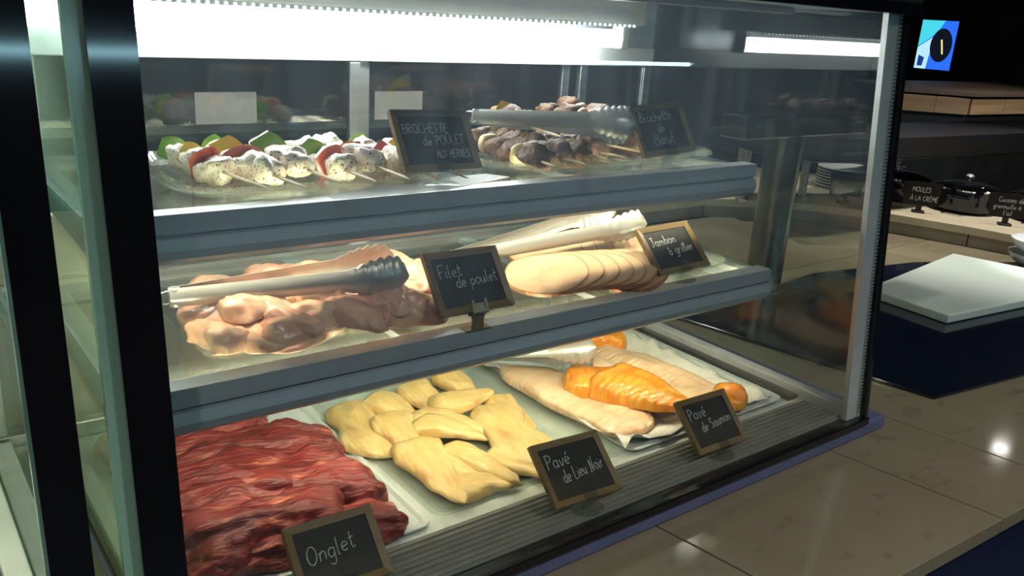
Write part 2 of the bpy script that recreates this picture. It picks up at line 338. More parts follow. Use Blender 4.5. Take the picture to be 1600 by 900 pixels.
GL['œ'] = (.84, [O_l, [(.46, .24), (.78, .3)]+arc(.62, .26, .18, .25, 10, 310, 10)])
def crom(pts, n=4):
    if len(pts) < 3: return [Vector((p[0], p[1], 0)) for p in pts]
    P = [pts[0]]+list(pts)+[pts[-1]]; out = []
    for i in range(1, len(P)-2):
        for k in range(n):
            t = k/n
            q = [0.5*((2*P[i][c])+(-P[i-1][c]+P[i+1][c])*t+(2*P[i-1][c]-5*P[i][c]+4*P[i+1][c]-P[i+2][c])*t*t+(-P[i-1][c]+3*P[i][c]-3*P[i+1][c]+P[i+2][c])*t**3) for c in (0, 1)]
            out.append(Vector((q[0], q[1], 0)))
    out.append(Vector((pts[-1][0], pts[-1][1], 0)))
    return out
def lettering(lines, parent, y, r, mat='chalk', seed=1):
    """lines: (text, x, z, cap height, rise); strokes lie on the local plane y"""
    rnd = random.Random(seed); mb = MB()
    for text, x, z, h, rise, *mx in lines:
        cx = 0
        tw = sum(GL[q][0]+.10 for q in text)*.92*h; kx = min(1.0, mx[0]/tw) if mx else 1.0
        for ch in text:
            wd, st = GL[ch]; jz = rnd.uniform(-.03, .03); sl = rnd.uniform(.0, .10)
            for s in st:
                pts = [Vector((x+(cx+p.x+sl*p.y)*h*.92*kx, y, z+(p.y+jz)*h+rise*(cx+p.x)*h*kx)) for p in crom(s)]
                mb.tube(pts, r, 5)
            cx += wd+.10
    return mb.build('lettering', mat, parent)

# ------------------------------------------------------------------ ROOM
def struct(name, mb, mat, label=None):
    o = mb.build(name, mat); o['kind'] = 'structure'
    if label: o['label'] = label
    return o
struct('floor', MB().box(-3, 9, -3, 6, -0.06, 0), 'floor')
struct('ceiling', MB().box(-3, 9, -3, 6, 2.9, 2.96), 'wall_dark')
struct('wall_back', MB().box(-3, 9, 5.0, 5.1, 0, 2.9), 'wall_dark')
struct('wall_right', MB().box(8.45, 8.55, -3, 5.0, 0, 2.9), 'wall_brown')
struct('wall_left', MB().box(-3.1, -3.0, -3, 5.0, 0, 2.9), 'wall_dark')
struct('wall_front', MB().box(-3, 8.45, -3.1, -3.0, 0, 2.9), 'wall_dark')

# ------------------------------------------------------------------ stone counter
ctr = thing('stone_counter', 'beige stone tiled counter carrying the display cases', 'counter', (0.8, 0.5, 0), world=True)
def fy(x): return 0.452-0.045*(x-1.1)          # front edge of the counter
def slant(x, y): return x+0.16*(0.72-y)*(1 if y < 1.0 else 0)
xs = [-2.0, -1.37, -0.92, -0.47, -0.02, 0.43, 0.88, 1.33, 1.56, 2.01, 2.46, 2.91, 3.45]
MB().prism([(-2, fy(-2)+.02), (3.5, fy(3.5)+.02), (3.5, 2.12), (-2, 2.12)], 0.865, 0.892).build('counter_bed', 'grout', ctr)
g = 0.0016
for r in range(3):
    for k in range(len(xs)-1):
        a, b = xs[k], xs[k+1]
        if r == 0: q = [(slant(a, fy(a))+g, fy(a)), (slant(b, fy(b))-g, fy(b)), (slant(b, .98)-g, .98-g), (slant(a, .98)+g, .98-g)]
        else:
            y0, y1 = ((.98, 1.50), (1.50, 2.11))[r-1]
            q = [(slant(a, .98)+g, y0+g), (slant(b, .98)-g, y0+g), (slant(b, .98)-g, y1-g), (slant(a, .98)+g, y1-g)]
        MB().prism(q, 0.872, 0.900).build('stone_tile', 'stone', ctr, bevel=0.0012, seg=1)
MB().prism([(-2, fy(-2)+.05), (3.5, fy(3.5)+.05), (3.5, fy(3.5)+.08), (-2, fy(-2)+.08)], 0.0, 0.866).build('front_panel', 'navy', ctr)

# raised ledge behind
led = thing('buffet_ledge', 'raised cream stone ledge running behind the counter', 'ledge', (2.6, 2.2, 0.9), world=True)
front = [(-1.2, 2.12), (2.60, 2.12), (2.88, 1.95), (3.10, 1.64), (3.19, 1.38), (3.26, 1.08), (3.36, 0.45)]
back = [(4.1, 0.45), (4.0, 1.2), (3.8, 2.0), (3.3, 2.75), (-1.2, 2.75)]
MB().prism(front+back, 0.945, 0.975).build('ledge_slab', 'ledge', led, bevel=0.003)
inner = [(x, y) for x, y in front]
def riser(p, q, name='riser_tile'):
    d = (Vector((*q, 0))-Vector((*p, 0))); n = max(1, round(d.length/0.55))
    nn = Vector((-d.y, d.x, 0)).normalized()
    for k in range(n):
        a = Vector((*p, 0))+d*(k/n); b = Vector((*p, 0))+d*((k+1)/n); u = d.normalized()*0.0015
        a = a+u+nn*.006; b = b-u+nn*.006
        MB().prism([(a.x, a.y), (b.x, b.y), (b.x+nn.x*.02, b.y+nn.y*.02), (a.x+nn.x*.02, a.y+nn.y*.02)], 0.9005, 0.9445).build(name, 'riser', led)
for k in range(len(front)-1): riser(front[k], front[k+1])
MB().prism([(x+.045, y+.045) for x, y in front]+[(x-.03, y-.03) for x, y in back], 0.0, 0.944).build('plinth', 'grout', led)

# ------------------------------------------------------------------ DISPLAY CASE
def pane_tilted(x0, x1, z0, z1, t=0.006, y0=0.722):
    return MB().add([(x, y0+TILT*(z-.95)+dy, z) for z in (z0, z1) for dy in (0, t) for x in (x0, x1)],
                    [(0, 1, 3, 2), (4, 5, 7, 6), (0, 1, 5, 4), (2, 3, 7, 6), (0, 2, 6, 4), (1, 3, 7, 5)])
def shelf(case, x0, x1, yf, yb, z):
    # front lip: upper flat strip, groove, lower rounded strip
    prof = [(yf, z+.003), (yf-.001, z-.018), (yf+.004, z-.0195), (yf+.004, z-.021), (yf-.002, z-.023), (yf-.006, z-.036), (yf-.003, z-.046), (yf+.004, z-.052),
            (yf+.010, z-.052), (yf+.010, z-.006), (yf+.026, z-.006), (yf+.026, z+.003)]
    pl = MB().box(x0, x1, yf+.027, yb, z-.006, z).build('shelf_plate', 'glass_shelf', case)
    lip = MB().extr(prof, x0, x1).build('shelf_lip', 'lip', case)
    MB().box(x0, x1, yf+.001, yf+.028, z+.0031, z+.0036).build('lip_top', 'alu_white', lip)
    MB().box(x0+.02, x1-.02, yf+.012, yf+.020, z-.022, z-.010).build('light_strip', 'led_warm', lip)
    n = max(2, round((x1-x0)/.33))
    for k in range(n+1):
        xx = x0+.012+(x1-x0-.024)*k/n
        MB().box(xx-.012, xx+.012, yf+.027, yb, z-.016, z-.0065).build('shelf_bar', 'alu_white', pl)
    MB().box(x0, x1, yb, yb+.012, z-.014, z+.006).build('rear_rail', 'alu', pl)
    for s in (x0-.006, x1):
        MB().add([(s+dx, y, zz) for dx in (0, .006) for y, zz in ((yf+.01, z-.004), (yf+.01, z-.046), (yb+.012, z-.03), (yb+.012, z-.004))],
                 [(0, 1, 2, 3), (4, 5, 6, 7), (0, 1, 5, 4), (1, 2, 6, 5), (2, 3, 7, 6), (3, 0, 4, 7)]).build('bracket', 'lip', pl)
def make_case(x0, x1, label, tube, right_post):
    """x0, x1: outer faces of the side glass"""
    c = thing('display_case', label, 'display case', ((x0+x1)/2, 1.05, 0.90), world=True)
    e1 = x1+(.095 if right_post else .0)
    b = MB().box(x0, e1, .722, 1.40, .9005, .928).build('base_strip', 'blue_strip', c, bevel=.006)
    MB().box(x0, x1+.02, .716, 1.39, .929, .944).build('base_frame', 'black', c, bevel=.002)
    MB().box(x0+.02, x1-.03, .83, 1.33, .9445, .947).build('deck', 'deck', c)
    vm = MB(); vm.box(x0+.02, x1-.035, .742, .832, .9445, .9465)
    for k in range(8): y = .746+k*.0105; vm.box(x0+.02, x1-.035, y, y+.0055, .9465, .9495)
    vm.build('vent_mat', 'mat_grey', c)
    # glass
    fg = pane_tilted(x0-.018, x1+.012, .946, 1.655).build('front_glass', 'glass_front', c)
    pane_tilted(x0-.018, x0+.021, .946, 1.655, t=.0015, y0=.7195).build('black_border', 'black', fg)
    if right_post: pane_tilted(x1+.004, x1+.014, .946, 1.655, t=.012, y0=.7185).build('black_border', 'black', fg)
    else: pane_tilted(x1-.018, x1+.017, .946, 1.655, t=.0015, y0=.7195).build('black_border', 'black', fg)
    for s, nm, gm in ((x0, 'side_glass', 'glass_green'), (x1-.006, 'side_glass', 'glass_side' if right_post else 'glass_green')):
        sg = MB().add([(s+dx, y, z) for dx in (0, .006) for y, z in ((.731, .948), (1.33, .948), (1.36, 1.652), (.796, 1.652))],
                 [(0, 1, 2, 3), (4, 5, 6, 7), (0, 1, 5, 4), (1, 2, 6, 5), (2, 3, 7, 6), (3, 0, 4, 7)]).build(nm, gm, c)
    # posts at the glass corner
    if right_post:
        po = pane_tilted(x1-.040, x1-.007, .946, 1.652, t=.010, y0=.7295).build('corner_post', 'alu_white', c)
        pane_tilted(x1-.006, x1+.003, .946, 1.652, t=.004, y0=.7285).build('spacer_bar', 'alu_white', po)
        dots = MB()
        for k in range(110):
            z = .955+k*.0063; yy = .7282+TILT*(z-.95)
            for xx in (x1-.0042, x1+.0004): dots.box(xx, xx+.0022, yy-.0004, yy+.0006, z, z+.0032)
        d = dots.build('spacer_holes', 'black_matt', po); d['kind'] = 'stuff'
    else:
        pane_tilted(x1-.02, x1-.007, .946, 1.652, t=.010, y0=.7295).build('corner_post', 'glass_edge', c)
    # bottom rails along the sides
    MB().box(x1-.034, x1-.007, .742, 1.33, .9445, .968).build('side_rail', 'alu_white', c, bevel=.002)
    MB().box(x1-.066, x1-.036, .835, 1.33, .9475, .956).build('side_rail', 'steel_dark', c, bevel=.002)
    MB().box(x0+.007, x0+.03, .742, 1.33, .9475, .962).build('side_rail', 'alu_white', c, bevel=.002)
    # back: frame, two sliding doors and a fixed light
    MB().box(x0+.007, x1-.007, 1.335, 1.375, 1.522, 1.56).build('top_rail', 'alu_white', c, bevel=.002)
    MB().box(x0+.007, x1-.007, 1.335, 1.375, .9475, .972).build('bottom_rail', 'alu', c, bevel=.002)
    W = x1-x0
    for xa, xb, yy in ((x0+.012, x0+.425*W, 1.342), (x0+.43*W, x0+.818*W, 1.358), (x0+.83*W, x1-.012, 1.342)):
        dr = MB().box(xa+.018, xb-.018, yy+.003, yy+.007, .973, 1.521).build('sliding_door', 'glass_back', c)
        for xx in (xa, xb-.020): MB().box(xx, xx+.020, yy-.002, yy+.012, .973, 1.521).build('door_stile', 'alu', dr, bevel=.002)
    MB().box(x1-.030, x1-.007, 1.336, 1.376, .973, 1.521).build('rear_post', 'alu', c, bevel=.002)
    MB().box(x0+.007, x0+.02, 1.336, 1.376, .973, 1.521).build('rear_post', 'alu', c, bevel=.002)
    MB().box(x0+.007, x1-.007, 1.340, 1.37, 1.5605, 1.650).build('rear_fascia', 'hood_in', c)
    # hood
    h = MB().box(x0-.018, x1+.02, .772, 1.42, 1.668, 1.83).build('hood', 'black_deep', c, bevel=.004)
    MB().box(x0-.018, x1+.02, .770, .800, 1.6525, 1.667).build('hood_trim', 'black', h)
    MB().box(x0+.002, x1-.002, .802, 1.40, 1.6535, 1.667).build('hood_lining', 'hood_in', h)
    MB().box(x0+.1, x1-.10, .93, .955, 1.642, 1.653).build('hood_rib', 'alu_white', h, bevel=.003)
    # lamp
    l0, l1 = tube
    fx = MB().box(l0-.03, l1+.05, 1.235, 1.285, 1.606, 1.653).build('lamp_housing', 'alu_white', c, bevel=.004)
    MB().cyl((l0, 1.26, 1.579), (l1, 1.26, 1.579), .0165, seg=20).build('light_tube', 'lamp_on', fx, smooth=True)
    for xx, s in ((l0-.02, 1), (l1, -1)):
        MB().box(xx, xx+.02, 1.245, 1.275, 1.560, 1.607).build('tube_holder', 'alu_white', fx, bevel=.003)
    lp = MB().box(l0, l1, 1.205, 1.213, 1.602, 1.608).build('led_tape', 'alu_white', c)
    dm = MB()
    n = int((l1-l0)/.0125)
    for k in range(n): dm.box(l0+k*.0125, l0+k*.0125+.0035, 1.2035, 1.2049, 1.603, 1.606)
    d = dm.build('led_dots', 'led_dot', lp); d['kind'] = 'stuff'
    return c
case = make_case(.180, 1.410, 'large glass display case with three lit levels of raw meat and fish', (.19, 1.215), True)
shelf(case, .190, 1.264, .927, 1.30, 1.385)
shelf(case, .190, 1.264, .864, 1.30, 1.209)
case2 = make_case(-1.15, .104, 'neighbouring glass display case cut off at the left edge', (-1.1, -.05), False)
shelf(case2, -1.14, .060, .927, 1.30, 1.385)
shelf(case2, -1.14, .060, .864, 1.30, 1.209)
# green edges of the thick side panes seen in the gap
pane_tilted(.1480, .1795, .948, 1.652, t=.010, y0=.7320).build('glass_edge', 'glass_edge', case)

# ------------------------------------------------------------------ trays
def roundrect(x0, x1, y0, y1, r, n=5):
    out = []
    for cx, cy, a in ((x1-r, y1-r, 0), (x0+r, y1-r, 90), (x0+r, y0+r, 180), (x1-r, y0+r, 270)):
        for k in range(n+1):
            t = math.radians(a+90*k/n); out.append((cx+r*math.cos(t), cy+r*math.sin(t)))
    return out
def tray(name, label, cat, x0, x1, y0, y1, z, mat, rim=.014, h=.014, r=.02, thick=.003, group=None):
    """shallow tray: flat floor, sloping wall, flat rim; one solid shell"""
    rings = []
    def ring(ins, zz): rings.append([(x, y, zz) for x, y in roundrect(x0+ins, x1-ins, y0+ins, y1-ins, max(r-ins*.4, .004))])
    # outside up, rim, inside down
    ring(rim+h*.6, z); ring(rim, z+h-.002); ring(0, z+h-.001); ring(0, z+h+.001); ring(rim+.001, z+h+thick*.4); ring(rim+h*.6+.002, z+thick)
    n = len(rings[0]); v = [p for q in rings for p in q]
    f = [(i*n+k, i*n+(k+1) % n, (i+1)*n+(k+1) % n, (i+1)*n+k) for i in range(5) for k in range(n)]
    f += [tuple(range(n))[::-1], tuple(range(5*n, 6*n))]
    cx, cy = (x0+x1)/2, (y0+y1)/2
    o = mesh(name, [(a-cx, b-cy, c-z) for a, b, c in v], f, mat)
    o.location = (cx, cy, z); tag(o, label, cat, group); autosmooth(o, .4)
    return o
tray('steel_tray', 'white metal tray under the dark red hanger steaks', 'tray', .222, .556, .838, 1.29, .9475, 'tray_white', rim=.006, h=.006)
tray('glass_tray', 'clear glass tray holding the pale yellow pollack fillets', 'tray', .560, .925, .838, 1.29, .9475, 'glass_tray', rim=.014, h=.012)
tray('steel_tray', 'metal tray under the parchment paper and salmon', 'tray', .930, 1.335, .838, 1.29, .9475, 'tray_white', rim=.012, h=.008)
tray('glass_tray', 'clear glass tray heaped with raw chicken fillets', 'tray', .285, .665, .900, 1.235, 1.213, 'glass_tray', rim=.012, h=.012)
tray('glass_tray', 'clear glass dish with two rows of ham slices', 'tray', .745, 1.225, .895, 1.20, 1.213, 'glass_tray', rim=.02, h=.012, r=.08)
tray('glass_tray', 'clear glass tray carrying the chicken and pepper skewers', 'tray', .285, .700, .960, 1.265, 1.389, 'glass_tray', rim=.016, h=.012, r=.05)
tray('glass_tray', 'clear glass dish carrying the browned beef skewers', 'tray', .725, 1.235, .958, 1.265, 1.389, 'glass_tray', rim=.024, h=.014, r=.09)
# white deck liners inside shelf zone
pp = MB().add([(.455, .934, 1.3888), (.62, .934, 1.3888), (.755, .978, 1.3888), (.735, 1.01, 1.3888), (.60, 1.0, 1.3888), (.455, .957, 1.3888)], [(0, 1, 2, 3, 4, 5)])
pv = pp.v; pp = MB().prism([(x, y) for x, y, z in pv], 1.38865, 1.38895)
tag(pp.build('paper_sheet', 'paper'), 'white paper sheet lying between the two skewer trays', 'paper')

# ------------------------------------------------------------------ food shapes
def fillet(name, L, W, H, mat, seed=0, kind='lump', bend=0.0, amp=.12, freq=2.2, nu=26, nv=18, ridge=0.0, sag=0.0, boxy=.8, fine=0.0, flake=0.0):
    """soft piece of meat: swept section along x, flat underside, noise displaced; origin on its underside"""
    off = Vector((seed*7.31, seed*3.17, seed*1.73)); v = []; f = []
    for i in range(nu+1):
        u = i/nu; t = 2*u-1
        if kind == 'lump': wp = (max(0, 1-abs(t)**2.4))**.5; hp = (max(0, 1-abs(t)**2.2))**.55
        elif kind == 'tail': wp = (min(1, (u/.12)))**.5*(1-.80*max(0, (u-.30)/.70)**1.25); hp = (min(1, u/.15))**.5*(1-.75*max(0, (u-.35)/.65)); wp *= (min(1, (1-u)/.06))**.5; hp *= (min(1, (1-u)/.06))**.5
        elif kind == 'slab': wp = (max(0, 1-abs(t)**7))**.5; hp = (max(0, 1-abs(t)**7))**.5
        else: wp = (max(0, 1-abs(t)**4))**.5*(1+.18*math.sin(3*u*PI+seed)); hp = (max(0, 1-abs(t)**4))**.5
        wp = max(wp, .03); hp = max(hp, .03)
        cy = bend*L*(t*t-.35); x = t*L/2; cz = -sag*L*t*t
        for k in range(nv):
            a = 2*PI*k/nv; ca, sa = math.cos(a), math.sin(a)
            yy = math.copysign(abs(ca)**.75, ca)*W/2*wp
            zz = H*hp*(abs(sa)**boxy if sa > 0 else -.28*abs(sa)**.6)
            p = Vector((x, yy+cy, zz+cz))
            q = Vector((x/W*freq*.5, yy/W*freq, zz/W*freq))+off
            d = noise.noise(q)*amp+noise.noise(q*2.7)*amp*.45
            if ridge: d += ridge*(abs(noise.noise(Vector((x/W*.8, yy/W*6, seed*2.0))))-.25)
            if fine: d += fine*(noise.fractal(Vector((x*14, yy*55, zz*45))+off, .9, 2.1, 5)*.5)
            if flake: d += flake*abs(math.sin((x+abs(yy)*.7)*PI/.011+noise.noise(q)*2))
            n = Vector((t**5*.8, ca, sa*.8 if sa > 0 else sa*.15)); s = min(1, (1-abs(t))*6+.35)
            v.append(p+n*d*W*.5*s+Vector((0, noise.noise(Vector((u*3+seed, 0, seed)))*W*.10, 0)))
    z0 = min(p.z for p in v)
    v = [Vector((p.x, p.y, p.z-z0)) for p in v]
    f = [(i*nv+k, i*nv+(k+1) % nv, (i+1)*nv+(k+1) % nv, (i+1)*nv+k) for i in range(nu) for k in range(nv)]
    f += [tuple(range(nv))[::-1], tuple(range(nu*nv, (nu+1)*nv))]
    return mesh(name, v, f, mat, smooth=True)
def put(o, x, y, z, rz=0, rx=0, ry=0): o.location = (x, y, z); o.rotation_euler = (rx, ry, rz); return o

# hanger steaks (origin at underside), deck tray floor 0.951
Z0 = .9505
G = 'raw hanger steaks on the white tray'
STK = [  # x, y, L, W, H, rz, z, label
 (.345, 1.200, .26, .115, .046, .10, 0, 'dark red hanger steak farthest back in the pile'),
 (.375, 1.085, .31, .110, .050, -.12, 0, 'bright red hanger steak with pointed ragged right tip'),
 (.365, 1.010, .28, .110, .052, -.22, .006, 'broad red hanger steak in the middle of the pile'),
 (.380, .955, .30, .090, .052, -.26, .004, 'dark steak with a pale knob of fat near its rounded end'),
 (.340, .905, .225, .085, .050, -.16, .010, 'brownish hanger steak with pale sinew behind the Onglet sign'),
 (.380, .875, .285, .060, .034, -.10, .0, 'narrow brown steak with its end showing right of the Onglet sign'),
]
for i, (x, y, L, W, H, rz, dz, lab) in enumerate(STK):
    o = fillet('hanger_steak', L, W, H, 'beef', seed=i+1, kind='ragged', amp=.34, freq=2.8, nu=110, nv=64, ridge=.30, fine=.16, boxy=.6, bend=.05*(-1)**i)
    put(o, x, y, Z0+dz, rz); tag(o, lab, 'steak', G)
    if i == 3:
        k = fillet('fat_knob', .026, .018, .012, 'ham', seed=9, kind='lump'); k.parent = o; put(k, .055, -.012, H*.86)

# pollack fillets
G = 'pollack fillets on the glass tray'
POL = [
 (0.595, 1.116, 0.185, 0.080, -1.683, 'broad pollack fillet along the left edge of its tray', 0, 'slab2'),
 (0.669, 1.152, 0.115, 0.066, -1.25, 'short pollack fillet second along the back edge', .003, 'tail'),
 (0.735, 1.150, 0.125, 0.066, -1.523, 'pollack fillet with greyish skin side near the tray back', .006, 'tail'),
 (0.815, 1.170, 0.100, 0.062, -1.462, 'small curled pollack fillet in the back right of its tray', .006, 'tail'),
 (0.777, 1.095, 0.120, 0.058, -0.033, 'pollack fillet with pointed end lying crosswise over back pieces', .018, 'tail'),
 (0.725, 1.035, 0.165, 0.052, -0.95, 'long slim pollack fillet crossing the middle of the tray', .010, 'tail'),
 (0.628, 1.055, 0.130, 0.068, -1.701, 'pollack fillet overlapping the broad left one', .012, 'tail'),
 (0.693, 1.012, 0.125, 0.050, -0.905, 'pale pollack fillet with blunt tip at tray centre', .018, 'tail'),
 (0.617, 0.938, 0.180, 0.075, -1.76, 'large triangular pollack fillet tapering to the front left', .008, 'tail'),
 (0.685, 0.918, 0.140, 0.046, -1.183, 'slender pollack fillet pointing at the front edge', .008, 'tail'),
 (0.654, 0.918, 0.080, 0.036, -1.216, 'smallest pollack strip tucked beside the triangular fillet', .002, 'tail'),
 (0.664, 0.872, 0.110, 0.050, -0.281, 'pollack fillet lying along the front edge of its tray', .0, 'tail'),
 (0.785, 0.965, 0.200, 0.085, -1.76, 'biggest pollack fillet behind the Lieu Noir sign', .008, 'slab2'),
 (0.735, 0.892, 0.110, 0.050, -0.972, 'pollack fillet disappearing behind the Lieu Noir sign', .002, 'tail'),
 (0.838, 1.040, 0.120, 0.060, -1.563, 'pollack fillet along the right edge of its tray', .0, 'tail'),
]
for i, (x, y, L, W, a, lab, dz, kd) in enumerate(POL):
    o = fillet('pollack_fillet', L*1.06, W*1.08, .019, 'pollack', seed=20+i, kind='tail' if kd == 'tail' else 'ragged', amp=.17, nu=44, nv=28, bend=.07*(-1)**i, ridge=.10, fine=.06, boxy=.6)
    put(o, x, y, .9515+dz, a, ry=(-.03 if dz > .01 else 0)); tag(o, lab, 'fish fillet', G)

# parchment
def sheet(name, label, cat, x0, x1, y0, y1, z, mat, nx=40, ny=44, seed=3, amp=.006, lift=.02):
    top = []
    for j in range(ny+1):
        for i in range(nx+1):
            u, v_ = i/nx, j/ny
            e = max(0, max(abs(2*u-1), abs(2*v_-1))-.80)/.20
            jx = noise.noise(Vector((v_*6, seed, 0)))*.010*e; jy = noise.noise(Vector((u*6, seed, 5)))*.010*e
            zz = z+abs(noise.noise(Vector((u*7, v_*8, seed))))*amp*(1+2*e)+e*lift*(.4+.6*abs(noise.noise(Vector((u*5, v_*5, seed+4)))))
            top.append((x0+(x1-x0)*u+jx-(x0+x1)/2, y0+(y1-y0)*v_+jy-(y0+y1)/2, zz-z))
    n = len(top); w1 = nx+1
    f = [(j*w1+i, j*w1+i+1, (j+1)*w1+i+1, (j+1)*w1+i) for j in range(ny) for i in range(nx)]
    v = top+[(x, y, zz-.0005) for x, y, zz in top]
    f += [tuple(a+n for a in q)[::-1] for q in f]
    bd = [i for i in range(nx)]
    for i in range(nx):
        f.append((i, i+1, n+i+1, n+i)); k = ny*w1+i; f.append((k+1, k, n+k, n+k+1))
    for j in range(ny):
        k = j*w1; f.append((k+w1, k, n+k, n+k+w1)); k = j*w1+nx; f.append((k, k+w1, n+k+w1, n+k))
    o = mesh(name, v, f, mat, smooth=True); o.location = ((x0+x1)/2, (y0+y1)/2, z)
    return tag(o, label, cat)
sheet('parchment_paper', 'crumpled cream parchment paper lining the salmon tray', 'paper', .918, 1.290, .842, 1.278, .9530, 'parchment', amp=.010, lift=.024)

# salmon
G = 'salmon pieces on parchment'
SAL = [
 (.975, 1.045, .36, .130, .019, -1.60, .957, 'salmon_pale', 'slab', 'long pale salmon side along the left of the parchment'),
 (1.150, 1.015, .32, .130, .020, -1.42, .958, 'salmon_pale', 'slab', 'pink salmon side lying along the right of the parchment'),
 (1.015, 1.015, .125, .105, .026, -.75, .974, 'salmon_orange', 'slab', 'bright orange salmon chunk under the tips of the tongs'),
 (1.050, .935, .200, .125, .034, -1.22, .976, 'salmon_orange', 'tail', 'largest bright orange salmon piece on top behind the Saumon sign'),
 (1.125, 1.215, .085, .060, .034, -1.315, .960, 'salmon_orange', 'lump', 'round orange salmon piece at the back of the parchment'),
 (1.185, 1.180, .095, .055, .032, -1.0, .960, 'salmon_orange', 'ragged', 'folded orange salmon piece in the back right corner'),
 (1.205, .868, .070, .05, .034, -1.8, .958, 'salmon_orange', 'lump', 'orange salmon tip poking out right of the Saumon sign'),
]
for i, (x, y, L, W, H, a, z, mt, kd, lab) in enumerate(SAL):
    o = fillet('salmon_piece', L, W, H, mt, seed=50+i, kind=kd, amp=.14 if kd in ('slab', 'tail') else .2, nu=110, nv=44, ridge=.07, bend=.03, boxy=.42, fine=.10, flake=.035)
    put(o, x, y, z, a); tag(o, lab, 'salmon', G)

# chicken fillets
G = 'raw chicken fillets heaped on the glass tray'
CHK = [
 (0.345, 0.960, 0.105, 0.065, -1.1, 0, 'front left chicken fillet of the heap'),
 (0.335, 1.025, 0.085, 0.060, 0.694, 0, 'folded chicken fillet at the far left of the heap'),
 (0.375, 1.020, 0.095, 0.060, 0.493, .020, 'chicken fillet with pale rim below the tongs handle'),
 (0.425, 1.000, 0.140, 0.062, -0.75, .024, 'plump chicken fillet on top of the heap below the tongs'),
 (0.390, 0.955, 0.115, 0.052, -1.2, .018, 'narrow chicken strip running to the front of the heap'),
 (0.415, 1.030, 0.100, 0.060, -1.464, .016, 'whitish chicken piece with a fatty spot'),
 (0.405, 0.930, 0.095, 0.050, -0.123, 0, 'flat pale chicken piece along the front of the tray'),
 (0.475, 0.948, 0.135, 0.085, -1.40, .012, 'smooth wide pink chicken fillet in the middle front'),
 (0.490, 1.035, 0.090, 0.065, -0.925, .022, 'chicken fillet just under the scalloped tong heads'),
 (0.525, 0.960, 0.105, 0.075, -1.30, .018, 'pink chicken fillet right of the smooth wide one'),
 (0.560, 0.985, 0.105, 0.066, -0.9, .024, 'chicken fillet on top at the right of the tongs'),
 (0.525, 0.930, 0.080, 0.055, -0.323, 0, 'small flat chicken piece at the front of the tray'),
 (0.570, 0.945, 0.085, 0.070, -0.015, .014, 'shiny chicken fillet left of the Filet sign'),
 (0.600, 1.040, 0.100, 0.065, -1.30, .022, 'orange tinged chicken fillet rising at the back right'),
 (0.615, 0.985, 0.080, 0.070, -1.1, .018, 'chicken fillet half hidden behind the Filet sign'),
 (0.430, 0.950, 0.070, 0.070, -0.487, .010, 'chicken piece tucked between strip and wide pink fillet'),
 (0.590, 0.928, 0.075, 0.050, -0.082, 0, 'low chicken piece at the front behind the Filet sign'),
 (0.450, 0.985, 0.080, 0.055, -1.0, .030, 'small chicken piece lying high in the centre of the heap'),
 (0.365, 0.975, 0.080, 0.050, -0.4, .030, 'small pale chicken piece high at the left of the heap'),
 (0.640, 0.950, 0.080, 0.055, -0.9, .004, 'chicken piece at the right end behind the Filet sign'),
 (0.560, 1.060, 0.090, 0.060, 0.6, .014, 'chicken piece behind the tong heads'),
 (0.310, 0.955, 0.070, 0.045, -1.3, .002, 'thin chicken strip at the left front corner of the tray'),
 (0.500, 1.120, 0.150, 0.090, 0.1, 0, 'chicken fillet at the back of the tray behind the tongs'),
 (0.380, 1.110, 0.130, 0.080, 0.2, 0, 'chicken fillet at the back left behind the tongs handle'),
]
for i, (x, y, L, W, a, dz, lab) in enumerate(CHK):
    o = fillet('chicken_fillet', L*1.15, W*1.05, .027, ('chicken', 'chicken_pink', 'chicken')[i % 3] if i not in (7, 9, 13) else 'chicken_pink', seed=80+i, kind=('tail', 'ragged', 'tail', 'lump')[i % 4], boxy=.62, ridge=.12, amp=.30, freq=2.6, nu=56, nv=36, fine=.20, bend=.06*(-1)**i)
    put(o, x, y-.010, 1.2165+dz, a, rx=.12*(-1)**i); tag(o, lab, 'chicken', G)

# ham slices
def ham_slice(seed):
    rnd = random.Random(seed); n = 36; a, b, t = .072, .060, .0055
    out = [((a*(1+.05*math.sin(2*q+seed)+.02*math.sin(5*q))*math.cos(q)), b*(1+.06*math.cos(3*q+seed))*math.sin(q)) for q in [2*PI*k/n for k in range(n)]]
    root = mesh('ham_slice', [(x*.965, y*.965, z) for z in (-.0002, t+.0002) for x, y in out], [tuple(range(n))[::-1], tuple(range(n, 2*n))]+[(k, (k+1) % n, n+(k+1) % n, n+k) for k in range(n)], 'ham')
    v = []; f = []
    for s in (.966, 1.0):
        for z in (0, t): v += [(x*s, y*s, z) for x, y in out]
    for k in range(n):
        k2 = (k+1) % n
        f += [(k, k2, 2*n+k2, 2*n+k), (n+k, n+k2, 3*n+k2, 3*n+k), (2*n+k, 2*n+k2, 3*n+k2, 3*n+k), (k, k2, n+k2, n+k)]
    mesh('rind', v, f, 'ham_rind', root)
    return root
ordn = ['first', 'second', 'third', 'fourth', 'fifth', 'sixth', 'seventh', 'eighth']
for k in range(7):
    o = ham_slice(k); put(o, .825+.026*k, .958-.004*k, 1.2225+.0075*(0 if k == 6 else 1)+.0006*(8-k), .05*math.sin(k), rx=.14, ry=-.15)
    tag(o, ('whole oval ham slice at the left end of the front row' if k == 0 else '%s ham slice from the left in the front row' % ordn[k]), 'ham slice', 'ham slices in the front row')
for k in range(7):
    o = ham_slice(k+11); put(o, .905+.031*k, 1.062-.004*k, 1.2365-.001*k, .08*math.sin(k*2), rx=.24, ry=-.15)
    tag(o, ('whole oval ham slice on top of the back row below the tongs' if k == 0 else '%s ham slice from the left in the back row' % ordn[k]), 'ham slice', 'ham slices in the back row')

